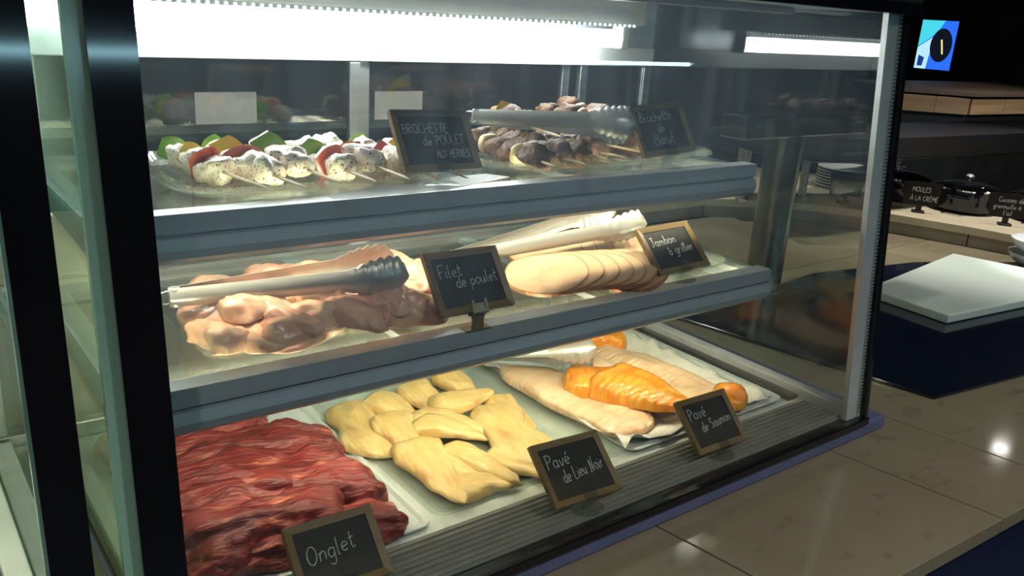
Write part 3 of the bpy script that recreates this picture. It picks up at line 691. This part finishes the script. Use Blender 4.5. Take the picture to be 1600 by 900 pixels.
# skewers ------------------------------------------------------------
def chunk(name, sx, sy, sz, mat, parent, loc, seed, rot=(0, 0, 0), amp=.22):
    bm = bmesh.new(); bmesh.ops.create_icosphere(bm, subdivisions=3, radius=1.0)
    off = Vector((seed*5.3, seed*2.9, seed*.7))
    for q in bm.verts:
        c = q.co.copy(); p = Vector([math.copysign(abs(t)**.85, t) for t in c])
        q.co = p*(1+noise.noise(c*1.3+off)*amp+noise.noise(c*3.5+off)*amp*.45)
    me = bpy.data.meshes.new(name); bm.to_mesh(me); bm.free()
    me.transform(Matrix.Diagonal((sx/2, sy/2, sz/2, 1)))
    me.polygons.foreach_set('use_smooth', [True]*len(me.polygons)); me.materials.append(M[mat])
    o = bpy.data.objects.new(name, me); COL.objects.link(o); o.parent = parent; o.location = loc; o.rotation_euler = rot
    return o
def pepper(mat, parent, x, seed, s=.032):
    """curved piece of pepper wall threaded across the stick"""
    rnd = random.Random(seed); n, m_ = 10, 6; v = []; R = s*.62; t = .0045
    span = rnd.uniform(1.5, 2.4)
    for lay in (R, R-t):
        for i in range(n+1):
            a = -span/2+span*i/n
            for j in range(m_+1):
                q = (j/m_-.5)*s*(1-.25*(2*i/n-1)**2)
                v.append(((lay*math.cos(a)-R*.7)*.6, lay*math.sin(a)*1.15, q+lay*.15*math.cos(a*2)))
    w1 = m_+1; k = (n+1)*w1; f = []
    for i in range(n):
        for j in range(m_):
            a = i*w1+j; f += [(a, a+1, a+w1+1, a+w1), (k+a, k+a+w1, k+a+w1+1, k+a+1)]
    for i in range(n):
        for j in (0, m_): a = i*w1+j; f.append((a, a+w1, k+a+w1, k+a))
    for j in range(m_):
        for i in (0, n): a = i*w1+j; f.append((a, a+1, k+a+1, k+a))
    o = mesh('pepper_piece', v, f, mat, parent, smooth=True); o.location = (x, 0, .003)
    o.rotation_euler = (rnd.uniform(-1.2, 1.2)+PI/2*(seed % 2), rnd.uniform(-.2, .2), rnd.uniform(-.3, .3))
    autosmooth(o, 1.0)
    return o
def skewer(label, group, x, y, z, rz, seq, seed, L=.27, ry=0.0, meat='chk_cube', size=.036):
    s = thing('skewer', label, 'skewer', (x, y, z), (0, ry, rz), group)
    MB().tube([(-L/2, 0, 0), (L/2-.015, 0, 0), (L/2, 0, 0)], [.0022, .0022, .0006], 6).build('stick', 'bamboo', s)
    rnd = random.Random(seed); pos = -L*.40
    for k, c in enumerate(seq):
        if c == 'm':
            d = size*rnd.uniform(.85, 1.1)
            chunk('meat_chunk', d, size*rnd.uniform(.9, 1.15), size*rnd.uniform(.75, .95), meat, s, (pos+d/2, rnd.uniform(-.007, .007), rnd.uniform(-.003, .006)), seed*10+k, (rnd.uniform(-.4, .4), 0, rnd.uniform(-.3, .3)), amp=.42)
            pos += d*.92
        elif c in 'gyr':
            pepper({'g': 'pep_green', 'y': 'pep_yellow', 'r': 'pep_red'}[c], s, pos+.008, seed*10+k, s=size*rnd.uniform(.75, 1.0)); pos += .011
        else:
            chunk('onion_piece', .016, size*.9, size*.75, 'onion', s, (pos+.008, 0, 0), seed*10+k, (rnd.uniform(-.4, .4), 0, 0), amp=.15); pos += .015
    return s
G = 'chicken and pepper skewers'
# stick runs back (local -x) to front (local +x): rz near -pi/2
CS = [
 (.352, 1.075, -1.45, 'gmymrm', 0, 'leftmost chicken skewer with green pepper at its back end'),
 (.400, 1.070, -1.50, 'gmymrmm', 0, 'chicken skewer with big yellow pepper and dark red strip'),
 (.452, 1.065, -1.54, 'mygmmm', .002, 'chicken skewer with a yellow piece between herbed cubes'),
 (.502, 1.068, -1.56, 'mmgmrm', 0, 'chicken skewer with long green strip near the tray middle'),
 (.550, 1.060, -1.60, 'mmyrmm', .002, 'chicken skewer with orange and red peppers near the front'),
 (.598, 1.058, -1.62, 'gmmrmm', 0, 'chicken skewer with bright green pepper at the back right'),
 (.640, 1.050, -1.66, 'mrymm', 0, 'rightmost chicken skewer beside the Poulet sign'),
]
for i, (x, y, a, seq, dz, lab) in enumerate(CS):
    skewer(lab, G, x, y-.008, 1.410+dz, a, seq, 3+i, L=.285, size=.041)
G = 'browned beef skewers'
BS = [
 (.815, 1.075, -1.70, 'momm'+'om', 0, 'beef skewer nearest the Poulet sign with onion between chunks'),
 (.860, 1.070, -1.62, 'mmymom', 0, 'beef skewer with yellow pepper second from the left'),
 (.908, 1.075, -1.60, 'mommom', .003, 'beef skewer third from the left under the white tongs arm'),
 (.955, 1.085, -1.52, 'mmomm', 0, 'beef skewer in the middle under the tong heads'),
 (1.005, 1.095, -1.45, 'momym', .003, 'beef skewer with a pale onion arc right of the tong heads'),
 (1.060, 1.105, -1.40, 'mmomm', 0, 'beef skewer behind the left edge of the Boeuf sign'),
 (1.115, 1.105, -1.45, 'mommm', 0, 'rightmost beef skewer hidden behind the Boeuf sign'),
 (1.035, 1.130, -1.30, 'mmomm', .034, 'beef skewer lying on the others left of the Boeuf sign'),
 (1.090, 1.150, -1.42, 'mommm', .036, 'beef skewer heaped highest behind the Boeuf sign'),
 (.885, 1.135, -1.75, 'mymom', .030, 'beef skewer lying on the others beside the tongs handle'),
]
for i, (x, y, a, seq, dz, lab) in enumerate(BS):
    skewer(lab, G, x, y-.01, 1.411+dz, a, seq, 40+i, L=.27, meat='beef_cube', size=.047)

# ------------------------------------------------------------------ tongs
def tong_arm(name, side, L, parent, mat, open_):
    """one sprung arm: channel section, scalloped spoon head"""
    nu, nv = 110, 8; v = []; t = .0012
    for lay in (0, 1):
        for i in range(nu+1):
            u = i/nu; x = u*L
            if u < .72: wd = .0115+.004*u; dp = .005
            else:
                q = (u-.72)/.28; wd = .0144+(.026-.0144)*math.sin(min(1, q*1.35)*PI/2)
                wd *= math.sqrt(max(.02, 1-max(0, (q-.72)/.28)**2.2)); wd += .0048*abs(math.sin(q*PI*6.5))*min(1, q*3)-.002*min(1, q*3); dp = .005+.009*math.sin(min(1, q)*PI*.75)
            base = open_*(u**1.1)-(.010*max(0, (u-.72)/.28)**2)
            for j in range(nv+1):
                s = 2*j/nv-1
                yy = side*(base+dp*(1-s*s)+(t if lay else 0)+.002); zz = s*wd
                v.append((x, yy, zz))
    w1 = nv+1; k = (nu+1)*w1; f = []
    for i in range(nu):
        for j in range(nv):
            a = i*w1+j; f += [(a, a+1, a+w1+1, a+w1), (k+a, k+a+w1, k+a+w1+1, k+a+1)]
        for j in (0, nv): a = i*w1+j; f.append((a, a+w1, k+a+w1, k+a))
    for j in range(nv):
        for i in (0, nu): a = i*w1+j; f.append((a, a+1, k+a+1, k+a))
    o = mesh(name, v, f, mat, parent, smooth=True); autosmooth(o, .9)
    return o
def tongs(label, p0, p1, roll, open_=.024, mat='steel'):
    p0 = Vector(p0); p1 = Vector(p1); d = p1-p0; L = d.length
    ex = d.normalized(); ey = Vector((0, 0, 1)).cross(ex).normalized(); ez = ex.cross(ey)
    m = Matrix((ex, ey, ez)).transposed().to_4x4() @ Matrix.Rotation(roll, 4, 'X'); m.translation = p0
    t = thing('serving_tongs', label, 'tongs', p0, m.to_euler(), 'steel serving tongs')
    tong_arm('arm', 1, L, t, mat, open_); tong_arm('arm', -1, L, t, mat, open_)
    MB().cyl((.006, 0, -.011), (.006, 0, .011), .0065, seg=14).build('hinge', mat, t, smooth=True)
    MB().tube([(.004+.012*math.cos(a)-.008, 0, .008*math.sin(a)) for a in [2*PI*k/16 for k in range(17)]], .0011, 6).build('hanging_loop', 'chrome', t)
    return t
tongs('steel tongs resting on the raw chicken fillets', (.270, .985, 1.276), (.556, .945, 1.286), .08, open_=.027)
tongs('steel tongs resting on the ham slices with raised heads', (.690, 1.030, 1.258), (1.070, 1.036, 1.290), .15, open_=.040)
tongs('steel tongs lying on the salmon in the bottom level', (.790, 1.245, 1.004), (1.035, 1.052, 1.026), -.75, open_=.034)
tongs('bright steel tongs lying on the beef skewers', (.790, 1.130, 1.455), (1.012, .995, 1.452), -.45, open_=.020)

# ------------------------------------------------------------------ chalkboard signs
def sign(label, bl, br, tilt, lines, foot, seed, W=None, H=.088, r=.00075):
    bl = Vector(bl); br = Vector(br); d = br-bl; W = W or d.length
    yaw = math.atan2(d.y, d.x); rollz = -math.atan2(d.z, math.hypot(d.x, d.y))
    s = thing('chalkboard_sign', label, 'sign', bl+d*.5, (0, 0, 0), 'framed chalkboard name signs')
    s.rotation_euler = (Matrix.Rotation(yaw, 3, 'Z') @ Matrix.Rotation(rollz, 3, 'Y') @ Matrix.Rotation(-tilt, 3, 'X')).to_euler()
    b = .0095; t = .0042                         # local: x along, z up the board, -y towards the viewer
    o = [(-W/2, 0), (W/2, 0), (W/2, H), (-W/2, H)]; i = [(-W/2+b, b), (W/2-b, b), (W/2-b, H-b), (-W/2+b, H-b)]
    for k in range(4):
        k2 = (k+1) % 4
        q = [o[k], o[k2], i[k2], i[k]]
        ys = (-t, -t, -t*.55, -t*.55)
        mm = MB().add([(x, ys[n], z) for n, (x, z) in enumerate(q)]+[(x, t, z) for x, z in q],
                      [(0, 1, 2, 3), (7, 6, 5, 4), (0, 1, 5, 4), (1, 2, 6, 5), (2, 3, 7, 6), (3, 0, 4, 7)])
        mm.build('frame_side', 'wood_frame', s)
    MB().box(-W/2+b*.8, W/2-b*.8, -.0012, .002, b*.8, H-b*.8).build('slate_panel', 'slate', s)
    lettering([(tx, -W/2+x*W, z*H, h*H, rise, W*(.90-x)) for tx, x, z, h, rise in lines], s, -.0014, r, seed=seed)
    if foot == 'acrylic':
        MB().box(-.012, .012, -t-.0028, -t-.0006, -.004, .014).build('holder_tab', 'acrylic', s)
        MB().box(-.012, .012, -t-.0028, t+.004, -.0065, -.0042).build('holder_tab', 'acrylic', s)
        hh = foot_h(s, tilt)
        fo = MB().lathe([(.0, 0), (.026, 0), (.027, .0015), (.024, .003), (.0, .0035)], seg=24, sy=.8).build('holder_foot', 'acrylic', s, smooth=True)
        st = MB().box(-.011, .011, -.0012, .0012, 0, hh).build('holder_stem', 'acrylic', s)
        for q in (fo, st):
            q.rotation_euler = s.rotation_euler.to_matrix().transposed().to_euler()
            q.location = s.rotation_euler.to_matrix().transposed() @ Vector((0, .004, -hh))
    elif foot == 'clip':
        MB().box(-.013, .013, -t-.003, t+.003, -.004, .010).build('clip_jaw', 'clip', s, bevel=.001)
        for xx in (-.010, .010): MB().cyl((xx, -t-.004, .002), (xx, -t-.004, .014), .0022, seg=8).build('clip_prong', 'clip', s)
        ri = s.rotation_euler.to_matrix().transposed()
        lg = MB().add([(-.012, 0, -.003), (.012, 0, -.003), (.009, 0, -.012), (.010, 0, -.024), (-.010, 0, -.024), (-.009, 0, -.012)]+[(-.012, .002, -.003), (.012, .002, -.003), (.009, .002, -.012), (.010, .002, -.024), (-.010, .002, -.024), (-.009, .002, -.012)],
                      [(0, 1, 2, 3, 4, 5), (11, 10, 9, 8, 7, 6)]+[(k, (k+1) % 6, 6+(k+1) % 6, 6+k) for k in range(6)]).build('clip_leg', 'clip', s)
        bs = MB().box(-.020, .020, -.003, .012, -.0262, -.0242).build('clip_base', 'clip', s)
        for q in (lg, bs): q.rotation_euler = ri.to_euler()
    return s
SURF = {'v': 1.0}
def foot_h(s, tilt): return max(.004, s.location.z-SURF['v'])
SURF['v'] = 1.3886
sign('chalkboard sign for chicken skewers with herbs on the top shelf', (.565, .955, 1.411), (.687, .955, 1.408), .60,
     [('BROCHETTE', .10, .62, .15, .01), ('de POULET', .33, .42, .15, .03), ('AUX HERBES', .46, .20, .13, .02)], 'acrylic', 1)
sign('chalkboard sign reading Brochette de Boeuf on the top shelf', (1.007, .955, 1.407), (1.127, .955, 1.414), .53,
     [('Brochette', .12, .66, .19, .02), ('de', .42, .45, .17, .02), ('Bœuf', .28, .20, .22, .04)], 'acrylic', 2)
SURF['v'] = 1.2128
sign('chalkboard sign reading Filet de poulet clipped to the middle shelf', (.571, .865, 1.2385), (.689, .865, 1.2375), .66,
     [('Filet', .13, .58, .20, .04), ('de poulet', .32, .40, .19, .06)], 'clip', 3)
sign('chalkboard sign reading Jambon à griller on the middle shelf', (1.003, .890, 1.228), (1.124, .890, 1.231), .80,
     [('Jambon', .14, .58, .19, .03), ('à griller', .38, .36, .18, .04)], 'acrylic', 4)
SURF['v'] = .9500
sign('chalkboard sign reading Onglet in front of the hanger steaks', (.334, .765, .966), (.449, .765, .963), .82,
     [('Onglet', .16, .42, .24, .10)], 'acrylic', 5)
sign('chalkboard sign reading Pavé de Lieu Noir in front of the pollack', (.700, .757, .970), (.828, .757, .963), .86,
     [('Pavé', .12, .58, .22, .05), ('de Lieu Noir', .27, .33, .20, .09)], 'acrylic', 6, H=.095)
sign('chalkboard sign reading Pavé de Saumon in front of the salmon', (1.0, .760, .966), (1.120, .760, .963), .78,
     [('Pavé', .13, .60, .21, .06), ('de Saumon', .27, .36, .18, .08)], 'acrylic', 7, H=.092)

# ------------------------------------------------------------------ right side counter things
hb = MB().prism([(1.698, .870), (1.726, .738), (2.049, .695), (3.23, .54), (3.215, 1.12), (2.75, 1.34), (2.30, 1.42), (1.60, 1.35)], .9006, .9085)
o = hb.build('glass_hob', 'hob', None, bevel=.0015); tag(o, 'dark glass hob plate set on the counter right of the case', 'hob')
bd = [(2.235, .965), (2.225, 1.165), (2.93, 1.305), (3.02, 1.105), (2.75, .87)]
o = MB().prism([(2.215, .960), (2.235, 1.205), (2.90, 1.29), (3.00, .870)], .9090, .934).build('cutting_board', 'board', None, bevel=.005, seg=3)
tag(o, 'thick white cutting board lying on the dark glass hob', 'cutting board')

def pot(label, x, y, r, h, rz):
    p = thing('cooking_pot', label, 'pot', (x, y, .975), (0, 0, rz), 'black pots on the ledge')
    MB().lathe([(.0, .001), (r*.80, .001), (r*.95, .012), (r, h), (r+.003, h+.001), (r+.003, h+.005), (r-.004, h+.005), (r-.008, .02), (.0, .012)], seg=40).build('pot_body', 'enamel', p, smooth=True)
    ld = MB().lathe([(r+.001, h+.006), (r*.85, h+.018), (r*.5, h+.028), (.0, h+.032), (.0, h+.0295), (r*.5, h+.0255), (r*.85, h+.0155), (r-.004, h+.006)], seg=40, ring=True).build('lid', 'lid_glass', p, smooth=True)
    MB().lathe([(r-.004, h+.0052), (r+.005, h+.0052), (r+.005, h+.010), (r-.003, h+.0125)], seg=40, ring=True).build('lid_rim', 'chrome', ld, smooth=True)
    MB().lathe([(.0, h+.030), (.006, h+.031), (.006, h+.040), (.015, h+.046), (.016, h+.053), (.009, h+.060), (.0, h+.061)], seg=20).build('knob', 'steel', ld, smooth=True)
    for s in (1, -1):
        MB().tube([(s*(r-.002), -.035, h*.75), (s*(r+.022), -.03, h*.78), (s*(r+.026), 0, h*.79), (s*(r+.022), .03, h*.78), (s*(r-.002), .035, h*.75)], .006, 8).build('handle', 'enamel', p, smooth=True)
pot('black pot with glass lid behind the Moules sign', 3.42, 1.80, .115, .085, .3)
pot('black pot with round lid knob between the two slates', 3.47, 1.545, .115, .085, .2)
pot('black pot cut off at the right edge behind the Cuisses slate', 3.60, 1.30, .115, .085, .1)

def slate_stand(label, x, y, rz, lines, seed, W=.135, H=.088):
    s = thing('slate_stand', label, 'sign', (x, y, .975), (0, 0, rz), 'black slates on feet')
    MB().box(-.022, .022, -.018, .018, .0003, .008).build('foot', 'black_matt', s, bevel=.002)
    MB().box(-.010, .010, -.004, .004, .008, .034).build('stem', 'black_matt', s)
    z0 = .030
    pl = MB().add([(x_, y_, z) for y_ in (-.009, -.005) for x_, z in ((-W*.44, z0), (W*.44, z0), (W*.52, z0+H), (-W*.52, z0+H))],
             [(0, 1, 2, 3), (7, 6, 5, 4), (0, 1, 5, 4), (1, 2, 6, 5), (2, 3, 7, 6), (3, 0, 4, 7)]).build('slate_panel', 'slate', s)
    if lines: lettering([(t, -W/2+a*W, z0+b*H, h*H, ri, W*(.96-a)) for t, a, b, h, ri in lines], s, -.0092, .0011, seed=seed)
FACE = -.95
slate_stand('small slate reading Moules à la crème on the ledge', 3.235, 1.605, FACE, [('MOULES', .24, .58, .20, .0), ('À LA CRÈME', .22, .20, .20, .0)], 11)
slate_stand('small slate about frog legs with garlic on the ledge', 3.355, 1.335, FACE, [('Cuisses de', .22, .66, .2, .0), ("grenouille à", .12, .38, .19, .0), ("l'ail", .40, .10, .2, .0)], 12)
slate_stand('blank slate seen from behind through the side glass', 3.09, 1.835, FACE+.2, [], 13)

def plate(label, grp, x, y, z, r, mat='china'):
    o = MB().lathe([(.0, 0), (r*.55, 0), (r*.62, .004), (r, .014), (r, .0165), (r*.6, .0075), (.0, .006)], seg=36).build('plate', mat, None, smooth=True)
    o.location = (x, y, z); return tag(o, label, 'plate', grp)
for k in range(7):
    plate(['lowest white plate of the ledge stack', 'second white plate from the bottom of the ledge stack', 'third white plate from the bottom of the ledge stack', 'middle white plate of the seven in the ledge stack', 'third white plate from the top of the ledge stack', 'white plate just under the topmost of the ledge stack', 'topmost white plate of the stack behind the blank slate'][k], 'stacked plates on the ledge', 3.40, 2.02, .9755+k*.0125, .13)
def bowl(label, k):
    r = .105
    o = MB().lathe([(.0, 0), (r*.55, 0), (r*.9, .025), (r, .048), (r-.004, .048), (r*.86, .027), (r*.5, .005), (.0, .004)], seg=36).build('bowl', 'china', None, smooth=True)
    o.location = (3.10, 1.09, .9095+k*.046); tag(o, label, 'bowl', 'white bowls right of the board')
bowl('lower white bowl of the pair at the right edge', 0); bowl('upper white bowl of the pair at the right edge', 1)

# steel column and posts behind the side glass, dark canopy over the ledge
cp = thing('serving_canopy', 'dark canopy panel hanging low over the pots', 'canopy', (3.6, 1.7, .975), world=True)
cv = [(2.55, 1.78), (2.86, 1.66), (4.6, 1.52), (4.7, 1.85), (3.2, 1.98), (2.70, 2.18)]
MB().prism(cv, 1.182, 1.262).build('canopy_box', 'black_deep', cp, bevel=.003)
MB().prism([(2.55, 1.777), (2.86, 1.657), (4.6, 1.517), (4.6, 1.512), (2.86, 1.652), (2.55, 1.772)], 1.176, 1.181).build('canopy_trim', 'steel_dark', cp)
for x, y in ((2.70, 2.03), (2.76, 2.10), (3.56, 1.90), (3.02, 1.98)):
    MB().cyl((x, y, .9753), (x, y, 1.1815), .016, seg=16).build('support_post', 'steel', cp, smooth=True)
    MB().cyl((x, y, .9753), (x, y, .985), .026, seg=16).build('post_flange', 'chrome', cp, smooth=True)
cl = thing('steel_column', 'round brushed steel column standing on the counter behind the case', 'column', (2.03, 1.41, .90), world=True)
MB().cyl((2.03, 1.41, .9005), (2.03, 1.41, 1.34), .05, seg=32).build('column_shaft', 'steel_dark', cl, smooth=True)
MB().cyl((2.03, 1.41, .9003), (2.03, 1.41, .91), .065, seg=32).build('column_base', 'steel_dark', cl, smooth=True)
MB().box(1.80, 2.36, 1.37, 1.45, 1.341, 1.40).build('lamp_arm', 'steel_dark', cl, bevel=.004)

# sneeze guard behind the case
sg = thing('sneeze_guard', 'clear glass sneeze guard panel over the ledge behind the case', 'glass panel', (2.2, 2.16, .975), world=True)
MB().box(1.55, 2.52, 2.150, 2.158, 1.10, 1.24).build('pane', 'glass_green', sg)
for x in (1.6, 2.47): MB().cyl((x, 2.170, .9753), (x, 2.170, 1.24), .010, seg=14).build('post', 'steel', sg, smooth=True)

# things on the ledge seen under the top shelf
def chafer(label, x, rz=0):
    c = thing('chafing_dish', label, 'chafing dish', (x, 2.42, .975), (0, 0, rz), 'chafing dishes on the rear ledge')
    MB().box(-.26, .26, -.16, .16, .06, .13).build('pan', 'steel_dark', c, bevel=.012)
    for sx in (-.22, .22):
        for sy in (-.14, .14):
            l = MB().cyl((sx, sy, .0005), (sx, sy, .062), .010, seg=12).build('leg', 'chrome', c, smooth=True)
            MB().lathe([(.0, .0003), (.020, .0003), (.020, .006), (.011, .012), (.0, .012)], seg=16).build('foot', 'chrome', l, smooth=True); 
            l.children[0].location = (sx, sy, 0)
    MB().lathe([(.0, .001), (.045, .001), (.045, .045), (.03, .05), (.0, .05)], seg=20).build('burner', 'black_matt', c, smooth=True)
chafer('low steel chafing dish seen left of the door stile under the top shelf', .86); chafer('low steel chafing dish seen right of the door stile', 1.52)
tp = thing('chrome_tap', 'curved chrome tap seen above the ham tongs', 'tap', (1.72, 2.02, .90), world=True)
MB().tube([(1.66, 2.04, .9003), (1.66, 2.04, 1.02), (1.665, 2.04, 1.05), (1.69, 2.03, 1.068), (1.74, 2.02, 1.066), (1.775, 2.01, 1.05), (1.78, 2.01, 1.02)], .012, 10).build('spout', 'chrome', tp, smooth=True)
MB().tube([(1.80, 2.05, .9003), (1.80, 2.05, 1.05), (1.87, 2.0, 1.065), (1.93, 1.98, 1.068)], .008, 10).build('lever', 'chrome', tp, smooth=True)

# back-of-house fascia with white sheets
fa = thing('rear_gantry', 'dark gantry hanging behind the display case', 'gantry', (.9, 2.95, 1.2), world=True)
MB().box(-1.4, 3.2, 2.93, 3.0, 1.16, 2.0).build('gantry_panel', 'wall_dark', fa)
for x in (-1.2, 1.2, 3.0): MB().box(x-.02, x+.02, 2.95, 2.99, 2.0, 2.9).build('hanger', 'black_matt', fa)
MB().box(-1.4, 3.2, 2.925, 2.93, 1.16, 1.19).build('gantry_trim', 'steel_dark', fa)
for x, lab in ((1.03, 'white paper sheet on the gantry above the chicken skewers'), (1.70, 'white paper sheet on the gantry left of the Poulet sign top')):
    o = MB().box(-.105, .105, -.0008, .0008, -.068, .068).build('paper_notice', 'paper'); o.location = (x, 2.9275, 1.228); tag(o, lab, 'paper', 'white sheets on the gantry')

# wooden bar fascia and television far right
br = thing('wooden_bar', 'pale wooden bar fascia below the screen', 'bar', (5.9, 2.9, .0), world=True)
P = [(5.57, 3.03), (5.87, 2.73), (8.40, 2.55), (8.40, 3.4), (5.9, 3.6)]
def strip_prism(p, q, z0, z1, t, nm, mt):
    d = Vector((q[0]-p[0], q[1]-p[1], 0)).normalized(); n = Vector((d.y, -d.x, 0))*t
    MB().prism([(p[0]+n.x, p[1]+n.y), (q[0]+n.x, q[1]+n.y), q, p], z0, z1).build(nm, mt, br)
for a, b in ((P[0], P[1]), (P[1], P[2])):
    L_ = (Vector((*b, 0))-Vector((*a, 0))).length; n = max(2, round(L_/.42))
    for k in range(n):
        p = (a[0]+(b[0]-a[0])*(k+.006)/n, a[1]+(b[1]-a[1])*(k+.006)/n); q = (a[0]+(b[0]-a[0])*(k+.994)/n, a[1]+(b[1]-a[1])*(k+.994)/n)
        strip_prism(p, q, 1.15, 1.255, .02, 'wood_panel', 'wood_bar')
MB().prism(P, .0, 1.255).build('bar_body', 'black_matt', br)
MB().prism([(5.53, 3.04), (5.86, 2.69), (8.40, 2.51), (8.40, 3.4), (5.88, 3.62)], 1.268, 1.29).build('bar_top', 'wood_dark', br)

tv = thing('wall_screen', 'small blue portrait screen glowing on the dark wall', 'screen', (8.40, 4.33, 1.55), (0, 0, -PI/2))
# local: x to the right in the photo, -y towards the room
MB().box(-.19, .19, .0, .04, -.24, .24).build('bezel', 'black', tv, bevel=.004)
scr = MB().box(-.175, .175, -.003, -.0005, -.225, .225).build('screen_panel', emat('scr_blue', (.02, .12, .75), 1.0), tv)
def flat(pts, y, mt, nm): MB().add([(x, y, z) for x, z in pts]+[(x, y+.001, z) for x, z in pts], [tuple(range(len(pts))), tuple(range(len(pts), 2*len(pts)))[::-1]]+[(k, (k+1) % len(pts), len(pts)+(k+1) % len(pts), len(pts)+k) for k in range(len(pts))]).build(nm, mt, scr)
flat([(-.175, .225), (.05, .225), (-.02, .10), (-.175, -.02)], -.005, emat('scr_teal', (.05, .50, .60), 1.0), 'picture_area')
flat([(-.175, -.03), (-.03, .08), (-.06, -.225), (-.175, -.225)], -.0055, emat('scr_pale', (.35, .60, .80), 1.0), 'picture_area')
flat([(.05+.105*math.cos(a), .0+.155*math.sin(a)) for a in [2*PI*k/28 for k in range(28)]], -.007, emat('scr_dark', (.004, .006, .012), 1.0), 'picture_disc')
flat([(-.15, -.20), (-.10, -.20), (-.09, -.12), (-.15, -.10)], -.0075, emat('scr_navy', (.01, .03, .2), 1.0), 'picture_mark')
flat([(.04, .05), (.055, .055), (.075, -.03), (.085, -.08), (.07, -.08), (.055, -.01)], -.0085, emat('scr_yel', (.7, .6, .25), 1.0), 'picture_mark')

# neighbour's contents: a tray on each level seen in the sliver at the left
tray('steel_tray', 'white tray on the bottom of the neighbouring case', 'tray', -.35, .055, .86, 1.28, .9475, 'tray_white')
tray('glass_tray', 'glass tray on the middle shelf of the neighbouring case', 'tray', -.33, .050, .91, 1.25, 1.213, 'glass_tray')

# ------------------------------------------------------------------ ceiling downlights
def downlight(label, x, y, watts, angle, col=(1, .93, .82), blend=.6, aim=None):
    d = thing('downlight', label, 'ceiling light', (x, y, 2.9), (0, 0, 0), 'ceiling downlights')
    MB().lathe([(.055, -.001), (.075, -.001), (.075, -.012), (.055, -.012)], seg=28, ring=True).build('ring', 'alu', d, smooth=True)
    MB().lathe([(.0, -.004), (.054, -.004), (.054, -.008), (.0, -.008)], seg=28).build('lens', 'lens_on', d)
    l = bpy.data.lights.new('beam', 'SPOT'); l.energy = watts; l.spot_size = math.radians(angle); l.spot_blend = blend; l.color = col; l.shadow_soft_size = .05
    lo = bpy.data.objects.new('beam', l); COL.objects.link(lo); lo.parent = d; lo.location = (0, 0, -.03)
    if aim:
        v = Vector(aim)-Vector((x, y, 2.87)); lo.rotation_euler = v.to_track_quat('-Z', 'Y').to_euler()
downlight('downlight above the cutting board', 3.02, 1.00, 90, 15, (.92, 1, .96))
downlight('downlight above the pots on the ledge', 3.40, 1.30, 110, 60)
downlight('downlight over the ledge behind the case', .9, 2.35, 55, 70)
downlight('downlight over the ledge near its corner', 2.2, 2.35, 70, 75)
downlight('far downlight reflected in the counter', 6.11, 2.10, 30, 70)
downlight('added downlight brightening the wooden bar', 5.6, 1.0, 110, 60, aim=(6.0, 2.9, 1.2))  # unseen lamp added to lift the dark wood fascia

downlight('added fill downlight over the customer aisle at the left', -0.6, -0.7, 62, 125, (1, .96, .90), .9)  # this and the next two: unseen lamps added as ambient fill
downlight('added fill downlight over the customer aisle behind the viewer', 1.1, -0.8, 62, 125, (1, .96, .90), .9)
downlight('added fill downlight over the customer aisle at the right', 3.0, -0.5, 62, 125, (1, .96, .90), .9)

# long tube light on the wall behind the viewer, mirrored as a thin bluish streak in the front glass
wl = thing('wall_light', 'long thin bluish tube light mirrored in the front glass', 'wall light', (2.7, -2.99, 2.0), world=True)
MB().box(.3, 5.2, -2.999, -2.965, 1.985, 2.015).build('batten', 'alu_white', wl, bevel=.004)
MB().cyl((.32, -2.948, 2.0), (5.18, -2.948, 2.0), .013, seg=14).build('light_tube', emat('wall_tube', (.45, .85, 1.0), 22.0), wl, smooth=True)
for x in (.32, 2.7, 5.16): MB().box(x-.008, x+.008, -2.966, -2.93, 1.982, 2.018).build('tube_holder', 'alu_white', wl)

for o in bpy.data.objects:
    if '_w' in o: del o['_w']
